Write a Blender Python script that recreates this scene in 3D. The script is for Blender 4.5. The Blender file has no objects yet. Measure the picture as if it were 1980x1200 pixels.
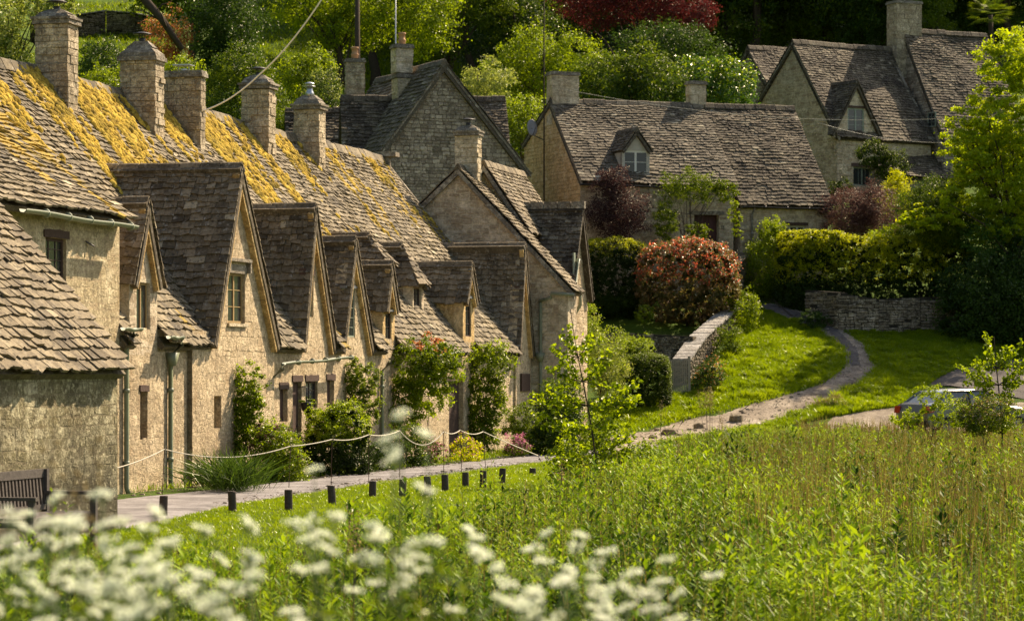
import bpy, math, random
import numpy as np
from mathutils import Vector, noise
R = math.radians
rng = np.random.default_rng(7)
random.seed(7)
sc = bpy.context.scene
C = sc.collection
FPX, CX, HY, ZC = 5500.0, 990.0, 720.0, 2.1      # lens in photo pixels, centre column, horizon row, eye height

def pt(px, py, Y):
    "a point at distance Y seen at photo pixel px,py"
    return np.array([(px - CX) / FPX * Y, Y, ZC - (py - HY) / FPX * Y])
def ppm(Y): return FPX / Y
def nz(x, y=0., z=0.): return noise.noise(Vector((x, y, z)))

# ---------------------------------------------------------------- objects
def link(o, parent=None):
    C.objects.link(o)
    if parent is not None: o.parent = parent
    return o
def wloc(o):
    v = np.zeros(3)
    while o is not None:
        v += np.array(o.location); o = o.parent
    return v
def tag(o, label=None, cat=None, group=None, kind=None):
    for k, v in (('label', label), ('category', cat), ('group', group), ('kind', kind)):
        if v: o[k] = v
    return o
def thing(name, loc, label, cat, group=None):
    o = bpy.data.objects.new(name, None); o.empty_display_size = .3
    o.location = tuple(float(q) for q in loc)
    link(o); return tag(o, label, cat, group)
def copy_tree(o, parent=None):
    c = o.copy(); link(c, parent) if parent is not None else C.objects.link(c)
    for ch in list(o.children): copy_tree(ch, c)
    return c
def mesh_np(name, V, F4, mats, parent=None, tint=None, mi=None, smooth=False, extra=None):
    "V (n,3) world points, F4 list/array of faces (ragged list ok)"
    me = bpy.data.meshes.new(name)
    V = np.asarray(V, dtype=np.float64)
    off = wloc(parent) if parent is not None else np.zeros(3)
    V = V - off
    if isinstance(F4, np.ndarray):
        k = F4.shape[1]; nf = len(F4); flat = F4.ravel(); tot = np.full(nf, k, dtype=np.int32)
    else:
        nf = len(F4); tot = np.array([len(f) for f in F4], dtype=np.int32); flat = np.array([i for f in F4 for i in f], dtype=np.int32)
    st = np.concatenate(([0], np.cumsum(tot)[:-1])).astype(np.int32)
    me.vertices.add(len(V)); me.vertices.foreach_set('co', V.astype(np.float32).ravel())
    me.loops.add(len(flat)); me.loops.foreach_set('vertex_index', flat.astype(np.int32))
    me.polygons.add(nf); me.polygons.foreach_set('loop_start', st); me.polygons.foreach_set('loop_total', tot)
    if mi is not None: me.polygons.foreach_set('material_index', np.asarray(mi, dtype=np.int32))
    me.polygons.foreach_set('use_smooth', np.full(nf, bool(smooth)))
    for m in (mats if isinstance(mats, (list, tuple)) else [mats]): me.materials.append(m)
    if tint is not None:
        a = me.attributes.new('tint', 'FLOAT', 'FACE'); a.data.foreach_set('value', np.asarray(tint, dtype=np.float32))
    for kx, arr in (extra or {}).items():
        a = me.attributes.new(kx, 'FLOAT', 'FACE'); a.data.foreach_set('value', np.asarray(arr, dtype=np.float32))
    me.update(calc_edges=True)
    o = bpy.data.objects.new(name, me); link(o, parent)
    return o

class MB:
    def __init__(s): s.v = []; s.f = []; s.t = []; s.m = []; s.x = []
    def add(s, vs, fs, t=.5, m=0, x=0.):
        b = len(s.v); s.v.extend([tuple(q) for q in vs])
        for f in fs: s.f.append([b + i for i in f]); s.t.append(t); s.m.append(m); s.x.append(x)
    def hexa(s, p, t=.5, m=0):
        "p: 8 points, 0-3 bottom ring, 4-7 top ring"
        s.add(p, [(3, 2, 1, 0), (4, 5, 6, 7), (0, 1, 5, 4), (1, 2, 6, 5), (2, 3, 7, 6), (3, 0, 4, 7)], t, m)
    def box(s, c, ax, ay, az, t=.5, m=0):
        "centre and three half-axis vectors"
        c, ax, ay, az = map(np.asarray, (c, ax, ay, az))
        s.hexa([c-ax-ay-az, c+ax-ay-az, c+ax+ay-az, c-ax+ay-az, c-ax-ay+az, c+ax-ay+az, c+ax+ay+az, c-ax+ay+az], t, m)
    def tube(s, pts, rad, n=7, t=.5, m=0, cap=True):
        pts = [np.asarray(p, float) for p in pts]
        if not hasattr(rad, '__len__'): rad = [rad] * len(pts)
        rings = []
        for i, p in enumerate(pts):
            d = pts[min(i+1, len(pts)-1)] - pts[max(i-1, 0)]; d = d / (np.linalg.norm(d) + 1e-9)
            a = np.cross(d, [0, 0, 1.]) if abs(d[2]) < .95 else np.cross(d, [1., 0, 0]); a /= np.linalg.norm(a)
            b = np.cross(d, a)
            rings.append([p + rad[i] * (a * math.cos(2*math.pi*k/n) + b * math.sin(2*math.pi*k/n)) for k in range(n)])
        vs = [q for r in rings for q in r]; fs = []
        for i in range(len(pts) - 1):
            for k in range(n):
                k2 = (k + 1) % n; fs.append((i*n+k, i*n+k2, (i+1)*n+k2, (i+1)*n+k))
        if cap: fs.append(tuple(range(n-1, -1, -1))); fs.append(tuple((len(pts)-1)*n + k for k in range(n)))
        s.add(vs, fs, t, m)
    def lathe(s, c, prof, n=12, t=.5, m=0, sq=0):
        "prof [(r,z)] ; sq=1 makes a 4-sided lathe along x/y given by s.ax, s.ay"
        c = np.asarray(c, float); vs = []; fs = []
        for r, z in prof:
            for k in range(n):
                a = 2*math.pi*k/n; vs.append(c + [r*math.cos(a), r*math.sin(a), z])
        for i in range(len(prof)-1):
            for k in range(n):
                k2 = (k+1) % n; fs.append((i*n+k, i*n+k2, (i+1)*n+k2, (i+1)*n+k))
        fs.append(tuple(range(n-1, -1, -1))); fs.append(tuple((len(prof)-1)*n+k for k in range(n)))
        s.add(vs, fs, t, m)
    def build(s, name, mats, parent=None, smooth=False):
        return mesh_np(name, s.v, s.f, mats, parent, s.t, s.m, smooth, {'moss': s.x})

# ---------------------------------------------------------------- frames of buildings
class Fr:
    "s along the facade, t outward of the facade (to the right of s), z up"
    def __init__(s, x, y, dx, dy):
        l = math.hypot(dx, dy); s.o = np.array([x, y, 0.]); s.d = np.array([dx/l, dy/l, 0.]); s.n = np.array([dy/l, -dx/l, 0.])
    def P(s, a, t=0., z=0.): return s.o + s.d*a + s.n*t + np.array([0, 0, z])
    def S(s, px, t=0.):
        "s of the vertical plane at offset t where it is seen at photo column px"
        k = (px - CX)/FPX; b = s.o + s.n*t
        return float((k*b[1] - b[0]) / (s.d[0] - k*s.d[1]))
    def T(s, px, a):
        k = (px - CX)/FPX; b = s.o + s.d*a
        return float((k*b[1] - b[0]) / (s.n[0] - k*s.n[1]))
    def Z(s, py, a, t=0.):
        Y = s.P(a, t)[1]; return float(ZC - (py - HY)/FPX*Y)
UP = np.array([0, 0, 1.])
def fbox(mb, F, a0, a1, t0, t1, z0, z1, t=.5, m=0):
    mb.hexa([F.P(a0, t1, z0), F.P(a1, t1, z0), F.P(a1, t0, z0), F.P(a0, t0, z0), F.P(a0, t1, z1), F.P(a1, t1, z1), F.P(a1, t0, z1), F.P(a0, t0, z1)], t, m)

def span(poly, v):
    "u interval of a convex polygon at height v"
    us = []
    for i in range(len(poly)):
        (u0, v0), (u1, v1) = poly[i], poly[(i+1) % len(poly)]
        if (v0 - v) * (v1 - v) <= 0 and v0 != v1: us.append(u0 + (u1-u0)*(v-v0)/(v1-v0))
    return (min(us), max(us)) if len(us) > 1 else None

def sag(p, amp=.045):
    return amp * (nz(p[0]*.42, p[1]*.42, p[2]*.42) + .5*nz(p[0]*1.1, p[1]*1.1, p[2]*1.1+9))

def tiles(mb, O, U, V, poly, ch=.17, tw=(.12, .31), th=.032, m=0, moss=None, amp=.06, base_m=None, seed=0, cuts=()):
    "stone slates laid in courses over a convex polygon of the plane O+uU+vV"
    rnd = random.Random(seed + int(abs(O[0])*97) + int(abs(O[1])*31)); O = np.asarray(O); N = np.cross(U, V)
    vmin = min(p[1] for p in poly); vmax = max(p[1] for p in poly); v = vmin - .03
    # slab below the slates
    pieces = [poly]
    if cuts:
        pieces = []; x = poly[0][0]; L_ = poly[2][1]; xe = poly[1][0]
        for c0, c1, cv in sorted(cuts):
            if c1 <= x or c0 >= xe: continue
            c0, c1 = max(c0, x), min(c1, xe)
            if c0 - x > .01: pieces.append([(x, 0), (c0, 0), (c0, L_), (x, L_)])
            pieces.append([(c0, cv), (c1, cv), (c1, L_), (c0, L_)]); x = c1
        if xe - x > .01: pieces.append([(x, 0), (xe, 0), (xe, L_), (x, L_)])
    for pq in pieces:
        pb = [O + U*a + V*b - N*(.03 + amp) for a, b in pq]; pc = [q - N*.10 for q in pb]; n = len(pq)
        mb.add(pb + pc, [tuple(range(n)), tuple(range(2*n-1, n-1, -1))] + [(i, n+i, n+(i+1) % n, (i+1) % n) for i in range(n)], .25, m)
    while v < vmax - .02:
        f = (v - vmin) / max(vmax - vmin, .01)
        h = ch * (1.18 - .38*f)                       # courses diminish towards the ridge
        vm = min(max(v + h*.5, vmin + 1e-4), vmax - 1e-4); iv = span(poly, vm)
        if iv is None or iv[1] - iv[0] < .04: v += h; continue
        u, u1 = iv[0] - .015, iv[1] + .015
        iva = span(poly, min(max(v, vmin+1e-4), vmax-1e-4)) or iv; ivb = span(poly, min(v + h*1.45, vmax-1e-4)) or iv
        u0 = u; first = True
        while u < u1 - .02:
            w = rnd.uniform(*tw) * (1.1 - .3*f)
            if u + w > u1 - .1: w = u1 - u
            hit = None
            for c0, c1, cv in cuts:
                if v + h*.4 < cv:
                    if c0 - .03 <= u < c1 - .02: hit = c1; break
                    if u < c0 < u + w: w = max(c0 - u, .03)
            if hit is not None: u = hit; first = False; continue
            last = u + w >= u1 - 1e-6
            c = O + U*(u + w/2) + V*v; sg = sag(c, amp)
            dv = .026 * nz((u+O[0])*.9, v*2.3, 3.) + rnd.gauss(0, .016); lift = th*(1.15 + rnd.random()*.7) ; tw_ = rnd.gauss(0, .007)
            ul0 = u + .004; ur0 = u + w - .004; ul1, ur1 = ul0, ur0
            if first: ul0 = iva[0] - .02; ul1 = ivb[0] - .01
            if last: ur0 = iva[1] + .02; ur1 = ivb[1] + .01
            a = O + N*sg; vt = min(v + h*1.45, vmax + .03)
            sk = rnd.gauss(0, .013)
            BL = a + U*ul0 + V*(v+dv-sk) + N*(lift - tw_); BR = a + U*ur0 + V*(v+dv+sk) + N*(lift + tw_)
            TL = a + U*ul1 + V*vt + N*.004; TR = a + U*ur1 + V*vt + N*.004
            BLb = BL - N*(th*1.25 ) ; BRb = BR - N*(th*1.25)
            tn = min(1, max(0, rnd.gauss(.5, .2)))
            xm = moss(u + w/2, v + h*.5, c) if moss else 0.
            mb.add([BLb, BRb, BL, BR, TL, TR], [(0, 1, 3, 2), (2, 3, 5, 4), (0, 2, 4), (1, 5, 3)], tn, m, xm)
            u += w; first = False
            if w <= 0: break
        v += h
def ridge(mb, A, B, m=0, w=.17, h=.07, amp=.045, L=.42):
    "ridge stones from A to B"
    A, B = np.asarray(A, float), np.asarray(B, float); D = B - A; n = max(1, int(np.linalg.norm(D)/L)); d = D/np.linalg.norm(D)
    s = np.cross(d, UP); s /= np.linalg.norm(s)
    for i in range(n):
        p = A + D*(i + .02)/n; q = A + D*(i + .98)/n; g = sag((p+q)/2, amp) + random.gauss(0, .008); e = UP*(g)
        prof = [(-w, -w*1.0), (-w*.9, -w*.75), (-w*.35, h*.6), (0, h), (w*.35, h*.6), (w*.9, -w*.75), (w, -w*1.0)]
        vs = [p + s*a + UP*b + e for a, b in prof] + [q + s*a + UP*b + e for a, b in prof]; k = len(prof)
        mb.add(vs, [(j, j+1, k+j+1, k+j) for j in range(k-1)] + [tuple(range(k)), tuple(range(2*k-1, k-1, -1))], random.random()*.6+.2, m, .35)

def panel(mc, ms, O, U, poly, holes=(), th=.22, stone=(.12, .38, .13), relief=.012, m=0, seed=1, gap=.012, jit=1., skipb=None):
    "masonry: mortar core mc (with openings) and courses of stones ms on the vertical plane O+uU+zUP"
    U = np.asarray(U); N = np.cross(U, UP); rnd = random.Random(seed*31 + int(abs(O[0]*10)))
    W = lambda u, v, d=0.: O + U*u + UP*v + N*d
    br = sorted(set([p[0] for p in poly] + [h[0] for h in holes] + [h[1] for h in holes])); lo, hi = min(p[0] for p in poly), max(p[0] for p in poly)
    br = [b for b in br if lo <= b <= hi]
    sw = [(y, x) for x, y in poly]
    for a, b in zip(br[:-1], br[1:]):
        if b - a < 1e-4: continue
        e = (b-a)*1e-4; A = span(sw, a+e); B = span(sw, b-e)
        if not A or not B: continue
        hs = sorted([(h[2], h[3]) for h in holes if h[0] < (a+b)/2 < h[1]])
        segs = []; cur = (A[0], B[0])
        for h0, h1 in hs:
            if h1 <= min(cur) + 1e-4: continue
            if h0 > max(cur): segs.append((cur, (h0, h0)))
            cur = (h1, h1)
        if cur[0] < A[1] or cur[1] < B[1]: segs.append((cur, (max(cur[0], A[1]), max(cur[1], B[1]))))
        for (l0, l1), (h0, h1) in segs:
            p = [W(a, l0), W(b, l1), W(b, l1, -th), W(a, l0, -th), W(a, h0), W(b, h1), W(b, h1, -th), W(a, h0, -th)]
            mc.hexa(p, .5, 0)
    if ms is None: return
    ch, lw, sw_ = stone; vmin, vmax = min(p[1] for p in poly), max(p[1] for p in poly); v = vmin + .01
    while v < vmax - .03:
        h = ch * rnd.uniform(.7, 1.3); h = min(h, vmax - v)
        ia, ib = span(poly, max(v, vmin) + .002), span(poly, min(v+h, vmax) - .002)
        if not ia or not ib: v += h; continue
        u, u1 = max(ia[0], ib[0]) + .004, min(ia[1], ib[1]) - .004
        ivs = [(u, u1)]
        for hx in holes:
            if hx[2] < v + h - .01 and hx[3] > v + .01:
                nv = []
                for p, q in ivs:
                    if hx[1] <= p or hx[0] >= q: nv.append((p, q)); continue
                    if hx[0] > p: nv.append((p, hx[0]))
                    if hx[1] < q: nv.append((hx[1], q))
                ivs = nv
        for p, q in ivs:
            u = p
            while u < q - .03:
                w = rnd.uniform(sw_, lw)
                if u + w > q - .07: w = q - u
                g = gap * rnd.uniform(.5, 1.2); r = relief * rnd.uniform(.1, 1.) ; j = lambda: rnd.gauss(0, .008*jit)
                dd = [rnd.gauss(0, relief*.25) for _ in range(4)]
                x0, x1, y0, y1 = u+g/2, u+w-g/2, v+g/2, v+h-g/2
                if x1 - x0 > .02 and y1 - y0 > .015:
                    c = min(.03, (x1-x0)*.25, (y1-y0)*.3) * rnd.uniform(.3, 1)
                    outer = [(x0+c+j(), y0+j()), (x1-c+j(), y0+j()), (x1, y0+c+j()), (x1, y1-c+j()), (x1-c+j(), y1+j()), (x0+c+j(), y1+j()), (x0, y1-c), (x0, y0+c)]
                    k = len(outer); cx, cy = (x0+x1)/2, (y0+y1)/2
                    f = [W(a, b, -.004) for a, b in outer]
                    g_ = [W(cx+(a-cx)*.93, cy+(b-cy)*.9, r + dd[i % 4]) for i, (a, b) in enumerate(outer)]
                    ms.add(f + g_, [tuple(range(k, 2*k))] + [(i, (i+1) % k, k+(i+1) % k, k+i) for i in range(k)], min(1, max(0, rnd.gauss(.5, .22))), m)
                u += w
        v += h
def blocks(mb, F, a0, a1, t0, t1, z0, z1, ch=.15, bw=.32, m=0, seed=3, tilt=None):
    "a stack built of squared blocks (chimneys, piers)"
    rnd = random.Random(seed); fbox(mb, F, a0+.015, a1-.015, t0+.015, t1-.015, z0, z1-.01, .35, m)
    z = z0; k = 0
    while z < z1 - .03:
        h = min(ch*rnd.uniform(.75, 1.25), z1 - z); k += 1
        for side in range(4):
            L = (a1-a0) if side % 2 else (t1-t0)
            u = 0.; cuts = [0.]
            first = bw*(.5 if k % 2 else 1.)*rnd.uniform(.8, 1.1)
            while u < L - .02:
                w = first if u == 0 else bw*rnd.uniform(.6, 1.3)
                if u + w > L - .1: w = L - u
                u += w; cuts.append(u)
            for c0, c1 in zip(cuts[:-1], cuts[1:]):
                e = rnd.gauss(.006, .011); g = .006; tt = min(1, max(0, rnd.gauss(.5, .2))); d = .07
                if side == 0: fbox(mb, F, a0-e, a0+d, t0+c0+g, t0+c1-g, z+g, z+h-g, tt, m)
                if side == 2: fbox(mb, F, a1-d, a1+e, t0+c0+g, t0+c1-g, z+g, z+h-g, tt, m)
                if side == 1: fbox(mb, F, a0+c0+g, a0+c1-g, t1-d+.002, t1+e, z+g+.001, z+h-g-.001, tt, m)
                if side == 3: fbox(mb, F, a0+c0+g, a0+c1-g, t0-e, t0+d-.002, z+g+.001, z+h-g-.001, tt, m)
        z += h
# ---------------------------------------------------------------- materials
class NT:
    def __init__(s, name):
        s.m = bpy.data.materials.new(name); s.m.use_nodes = True; s.t = s.m.node_tree; s.t.nodes.clear()
        s.out = s.n('ShaderNodeOutputMaterial'); s.tc = s.n('ShaderNodeTexCoord')
    def n(s, ty, **kw):
        o = s.t.nodes.new(ty)
        for k, v in kw.items():
            if k.startswith('_'): setattr(o, k[1:], v)
            else:
                key = k.replace('__', ' '); i = o.inputs[int(key[1:])] if key[0] == 'i' and key[1:].isdigit() else o.inputs[key]
                if isinstance(v, bpy.types.NodeSocket): s.t.links.new(v, i)
                else: i.default_value = v
        return o
    def link(s, a, b): s.t.links.new(a, b)
    def noise(s, scale, detail=4, rough=.6, vec=None, dist=0.):
        return s.n('ShaderNodeTexNoise', Scale=scale, Detail=detail, Roughness=rough, Distortion=dist, Vector=vec if vec is not None else s.tc.outputs['Object']).outputs['Fac']
    def ramp(s, fac, stops, interp='LINEAR'):
        o = s.n('ShaderNodeValToRGB', Fac=fac); cr = o.color_ramp; cr.interpolation = interp
        while len(cr.elements) < len(stops): cr.elements.new(.5)
        for e, (p, c) in zip(cr.elements, stops):
            e.position = p; e.color = (c, c, c, 1) if not hasattr(c, '__len__') else (*c, 1)
        return o.outputs['Color']
    def mix(s, fac, a, b, mode='MIX'):
        o = s.n('ShaderNodeMix', _data_type='RGBA', _blend_type=mode)
        for i, v in ((0, fac), (6, a), (7, b)):
            if isinstance(v, bpy.types.NodeSocket): s.link(v, o.inputs[i])
            else: o.inputs[i].default_value = v if i == 0 else ((*v, 1) if len(v) == 3 else v)
        return o.outputs[2]
    def math(s, op, a, b=0.):
        return s.n('ShaderNodeMath', _operation=op, i0=a, i1=b).outputs[0]
    def attr(s, name): return s.n('ShaderNodeAttribute', _attribute_name=name).outputs['Fac']
    def scaled(s, x, y, z):
        return s.n('ShaderNodeVectorMath', _operation='MULTIPLY', i0=s.tc.outputs['Object'], i1=(x, y, z)).outputs[0]
    def bump(s, h, strength=.4, dist=.02, normal=None):
        o = s.n('ShaderNodeBump', Strength=strength, Distance=dist, Height=h)
        if normal is not None: s.link(normal, o.inputs['Normal'])
        return o.outputs[0]
    def bsdf(s, col, rough=.85, normal=None, spec=.3, **kw):
        o = s.n('ShaderNodeBsdfPrincipled', Roughness=rough)
        o.inputs['Specular IOR Level'].default_value = spec
        if isinstance(col, bpy.types.NodeSocket): s.link(col, o.inputs['Base Color'])
        else: o.inputs['Base Color'].default_value = (*col, 1)
        if normal is not None: s.link(normal, o.inputs['Normal'])
        for k, v in kw.items(): o.inputs[k.replace('__', ' ')].default_value = v
        return o.outputs[0]
    def done(s, sh): s.link(sh, s.out.inputs['Surface']); return s.m

def sc3(c, k): return tuple(min(1, x*k) for x in c)
def stone(name, dark, mid, light, stain=(.07, .06, .045), stain_amt=.5, pit=.5, spots=.35, blot=1., damp=0.):
    g = NT(name); t = g.attr('tint')
    c = g.ramp(t, [(0., dark), (.45, mid), (1., light)])
    big = g.noise(.55, 5, .62)
    c = g.mix(g.ramp(big, [(.42, 0.), (.68, stain_amt)]), c, stain)
    pt_ = g.noise(1.9, 5, .7, g.scaled(1.3, 1.3, 1)); c = g.mix(g.ramp(pt_, [(.54, 0.), (.62, .75*blot)]), c, sc3(light, 1.3)); c = g.mix(g.ramp(pt_, [(.36, .6*blot), (.46, 0.)]), c, (mid[0]*.58, mid[1]*.48, mid[2]*.38))
    med = g.noise(5., 5, .7)
    c = g.mix(g.ramp(med, [(.3, 1.), (.52, 0.)]), c, sc3(mid, .5))
    m2 = g.noise(11., 4, .75, g.scaled(1, 1, 1.7), .6)
    c = g.mix(g.ramp(m2, [(.36, .75*blot), (.5, 0.)]), c, sc3(mid, .45)); c = g.mix(g.ramp(m2, [(.52, 0.), (.66, .6*blot)]), c, sc3(light, 1.25))
    if damp:
        zz = g.n('ShaderNodeSeparateXYZ', i0=g.tc.outputs['Object']).outputs[2]
        c = g.mix(g.ramp(g.math('ADD', g.math('MULTIPLY', zz, -1/damp), g.math('MULTIPLY', g.noise(1.7, 6, .75), 2.2)), [(0., 0.), (.75, .85)]), c, (.055, .048, .03))
    c = g.mix(g.ramp(g.noise(7.5, 4, .7, g.scaled(1, 1, 1.6)), [(.56, 0.), (.7, spots)]), c, sc3(light, 1.35))
    fine = g.noise(34., 4, .75, g.scaled(1, 1, .55))
    c = g.mix(g.ramp(fine, [(.34, pit), (.5, 0.)]), c, sc3(dark, .35))
    h = g.math('ADD', g.math('MULTIPLY', fine, .7), g.math('ADD', g.math('MULTIPLY', med, .7), g.math('MULTIPLY', m2, .8)))
    return g.done(g.bsdf(c, .92, g.bump(h, .9, .035), .15))
M = {}
M['wall_row'] = stone('row_stone', (0.475, 0.354, 0.209), (0.583, 0.447, 0.276), (0.670, 0.530, 0.339), (0.216, 0.146, 0.082), .75, .8)
M['mort_row'] = stone('row_mortar', (0.432, 0.322, 0.184), (0.540, 0.416, 0.252), (0.594, 0.468, 0.291), (0.259, 0.187, 0.107), .6, .7)
M['wall_ochre'] = stone('ochre_stone', (.44, .27, .10), (.62, .41, .17), (.70, .51, .25), (.24, .15, .07), .5, .4)
M['mort_ochre'] = stone('ochre_mortar', (.5, .33, .14), (.66, .46, .22), (.68, .5, .26), (.34, .22, .1), .5, .4)
M['wall_grey'] = stone('grey_stone', (.15, .12, .085), (.34, .28, .20), (.60, .51, .38), (.12, .10, .075), .35, .4, .35, .4)
M['mort_grey'] = stone('grey_mortar', (.13, .105, .075), (.2, .16, .115), (.24, .2, .14), (.16, .13, .095), .5, .4)
M['wall_pale'] = stone('pale_stone', (.31, .22, .135), (.54, .415, .27), (.76, .63, .45), (.2, .16, .1), .4, .35, .35, .45)
M['mort_pale'] = stone('pale_mortar', (.6, .49, .32), (.66, .55, .37), (.7, .58, .4), (.3, .25, .17), .35, .25)
M['wall_moss'] = stone('damp_stone', (.14, .11, .055), (.27, .225, .115), (.48, .42, .27), (.065, .058, .035), .9, .8, .7, 1., 1.3)
M['mort_moss'] = stone('damp_mortar', (.16, .13, .07), (.25, .2, .115), (.3, .25, .15), (.06, .055, .035), .9, .6, .5, .8, 1.3)
M['dry'] = stone('dry_stone', (.09, .07, .05), (.23, .185, .125), (.42, .35, .25), (.07, .065, .045), .5, .5, .5)
M['chim'] = stone('chimney_stone', (.30, .225, .14), (.48, .38, .245), (.64, .53, .36), (.13, .115, .085), .75, .5, .45)
M['quoin'] = stone('dressed_stone', (.5, .4, .25), (.6, .49, .32), (.68, .57, .4), (.28, .22, .14), .3, .2, .1)
M['capst'] = stone('cap_stone', (.17, .14, .1), (.28, .235, .175), (.42, .37, .28), (.08, .07, .055), .8, .6, .7)
M['coping'] = stone('coping_stone', (.22, .2, .17), (.34, .31, .27), (.45, .42, .37), (.15, .14, .11), .5, .5, .6)
M['dark_core'] = stone('shadow_gap_earth', (.03, .025, .018), (.045, .038, .028), (.05, .045, .03), (.03, .028, .02), .5, .3, 0.)

def slate(name, stops, lich=.5, dirt=.4, mossc=((.28, .185, .028), (.50, .335, .05)), dark=(.035, .028, .02)):
    g = NT(name); t = g.attr('tint'); c = g.ramp(t, stops)
    n1 = g.noise(1.3, 5, .65); c = g.mix(g.ramp(n1, [(.45, 0.), (.66, dirt)]), c, dark)
    n2 = g.noise(9., 5, .72); c = g.mix(g.ramp(n2, [(.57, 0.), (.66, lich)]), c, (.34, .31, .25))
    n3 = g.noise(15., 5, .8); c = g.mix(g.ramp(n3, [(.36, .85), (.5, 0.)]), c, dark); c = g.mix(g.ramp(n3, [(.55, 0.), (.72, .5)]), c, (.33, .27, .2))
    mo = g.attr('moss'); nm = g.noise(6.5, 5, .75)
    fac = g.ramp(g.math('ADD', g.math('MULTIPLY', mo, .9), g.math('MULTIPLY', nm, .55)), [(.66, 0.), (.8, .95)])
    mc = g.mix(g.noise(3.1, 3, .6), mossc[0], mossc[1]); mc = g.mix(g.ramp(g.noise(14., 4, .8), [(.35, .6), (.55, 0.)]), mc, (.12, .08, .015))
    mc = g.mix(g.ramp(g.noise(1.15, 4, .6), [(.48, 0.), (.66, .6)]), mc, (.12, .098, .02)); c = g.mix(fac, c, mc)
    h = g.math('ADD', g.math('MULTIPLY', n2, .5), g.math('ADD', g.math('MULTIPLY', n3, .4), g.math('MULTIPLY', fac, .6)))
    return g.done(g.bsdf(c, .88, g.bump(h, .8, .03), .2))
M['slate_row'] = slate('mossy_stone_slate', [(0., (0.070, 0.055, 0.033)), (.4, (0.170, 0.134, 0.078)), (.75, (0.280, 0.223, 0.135)), (1., (0.440, 0.366, 0.234))], .6, .55)
M['slate_dorm'] = slate('brown_stone_slate', [(0., (0.060, 0.046, 0.027)), (.4, (0.165, 0.127, 0.075)), (.8, (0.270, 0.208, 0.127)), (1., (0.460, 0.376, 0.238))], .9, .45)
M['slate_left'] = slate('tan_stone_slate', [(0., (0.090, 0.069, 0.041)), (.4, (0.190, 0.148, 0.089)), (.8, (0.280, 0.223, 0.135)), (1., (0.400, 0.332, 0.209))], .35, .6)
M['slate_far'] = slate('grey_stone_slate', [(0., (0.060, 0.050, 0.033)), (.45, (0.125, 0.102, 0.068)), (.8, (0.190, 0.158, 0.107)), (1., (0.360, 0.317, 0.221))], .75, .4)
M['slate_dark'] = slate('dark_stone_slate', [(0., (0.045, 0.036, 0.023)), (.45, (0.110, 0.087, 0.056)), (.8, (0.180, 0.147, 0.094)), (1., (0.330, 0.282, 0.189))], .6, .8, dark=(0.022, 0.016, 0.010))

def leaf(name, stops, trans=.45, gloss=.05, tcol=None, rough=.42):
    g = NT(name); t = g.attr('tint'); c = g.ramp(t, stops)
    d = g.n('ShaderNodeBsdfDiffuse', Color=c)
    tc = g.mix(.65, c, tcol) if tcol else g.mix(1., c, (1.45, 1.35, .7), 'MULTIPLY')
    tr = g.n('ShaderNodeBsdfTranslucent', Color=tc)
    m1 = g.n('ShaderNodeMixShader', Fac=trans, i1=d.outputs[0], i2=tr.outputs[0])
    gl = g.n('ShaderNodeBsdfGlossy', Roughness=rough, Color=(1, .97, .8, 1))
    fr = g.n('ShaderNodeFresnel', IOR=1.4)
    m2 = g.n('ShaderNodeMixShader', Fac=g.math('MULTIPLY', fr.outputs[0], gloss), i1=m1.outputs[0], i2=gl.outputs[0])
    return g.done(m2.outputs[0])
def lf(name, a, b, c, **k): M[name] = leaf(name, [(0., a), (.5, b), (1., c)], **k)
lf('l_mid', (.04, .07, .006), (.09, .14, .009), (.17, .215, .012))
lf('l_dark', (.018, .04, .008), (.038, .075, .013), (.08, .135, .02), trans=.35)
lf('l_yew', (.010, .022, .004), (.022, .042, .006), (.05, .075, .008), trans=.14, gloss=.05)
lf('l_gold', (.12, .16, .006), (.30, .34, .010), (.55, .55, .018), trans=.6)  # gold foliage; on hedge tops it stands in for sunlight
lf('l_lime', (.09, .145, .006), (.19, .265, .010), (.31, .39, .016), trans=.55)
lf('l_pale', (.09, .13, .03), (.20, .25, .065), (.36, .38, .13), trans=.5)
lf('l_laurel', (.02, .06, .010), (.05, .12, .016), (.13, .22, .03), trans=.35, gloss=.12, rough=.35)
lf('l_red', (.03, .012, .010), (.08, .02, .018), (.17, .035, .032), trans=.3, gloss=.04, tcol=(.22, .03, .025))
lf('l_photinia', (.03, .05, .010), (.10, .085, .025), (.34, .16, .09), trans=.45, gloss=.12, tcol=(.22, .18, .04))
lf('l_purple', (.014, .009, .010), (.032, .017, .018), (.07, .035, .033), trans=.25, tcol=(.10, .04, .035))
lf('l_pinkpurple', (.035, .016, .016), (.085, .04, .035), (.26, .14, .11), trans=.3, tcol=(.3, .16, .12))
lf('l_rust', (.10, .06, .02), (.24, .09, .03), (.42, .13, .05), trans=.5, tcol=(.8, .3, .1))
lf('l_rosered', (.25, .10, .03), (.5, .12, .05), (.6, .10, .06), trans=.5, tcol=(.9, .2, .1))
lf('l_pink', (.25, .05, .10), (.45, .12, .2), (.6, .25, .33), trans=.4, tcol=(.8, .3, .45))
lf('l_yellow', (.4, .35, .02), (.6, .5, .03), (.75, .6, .05), trans=.5)
lf('l_grass', (.09, .14, .004), (.16, .235, .006), (.23, .30, .010), trans=.5, gloss=.08)
lf('l_meadow', (.016, .042, .004), (.09, .17, .008), (.25, .35, .016), trans=.38, gloss=.12)
lf('l_treelime', (.13, .19, .008), (.26, .35, .012), (.43, .51, .02), trans=.62)
lf('l_reed', (.075, .045, .022), (.19, .14, .06), (.31, .29, .10), trans=.35)
lf('l_dry', (.12, .085, .05), (.22, .165, .10), (.38, .31, .2), trans=.35)
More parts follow.
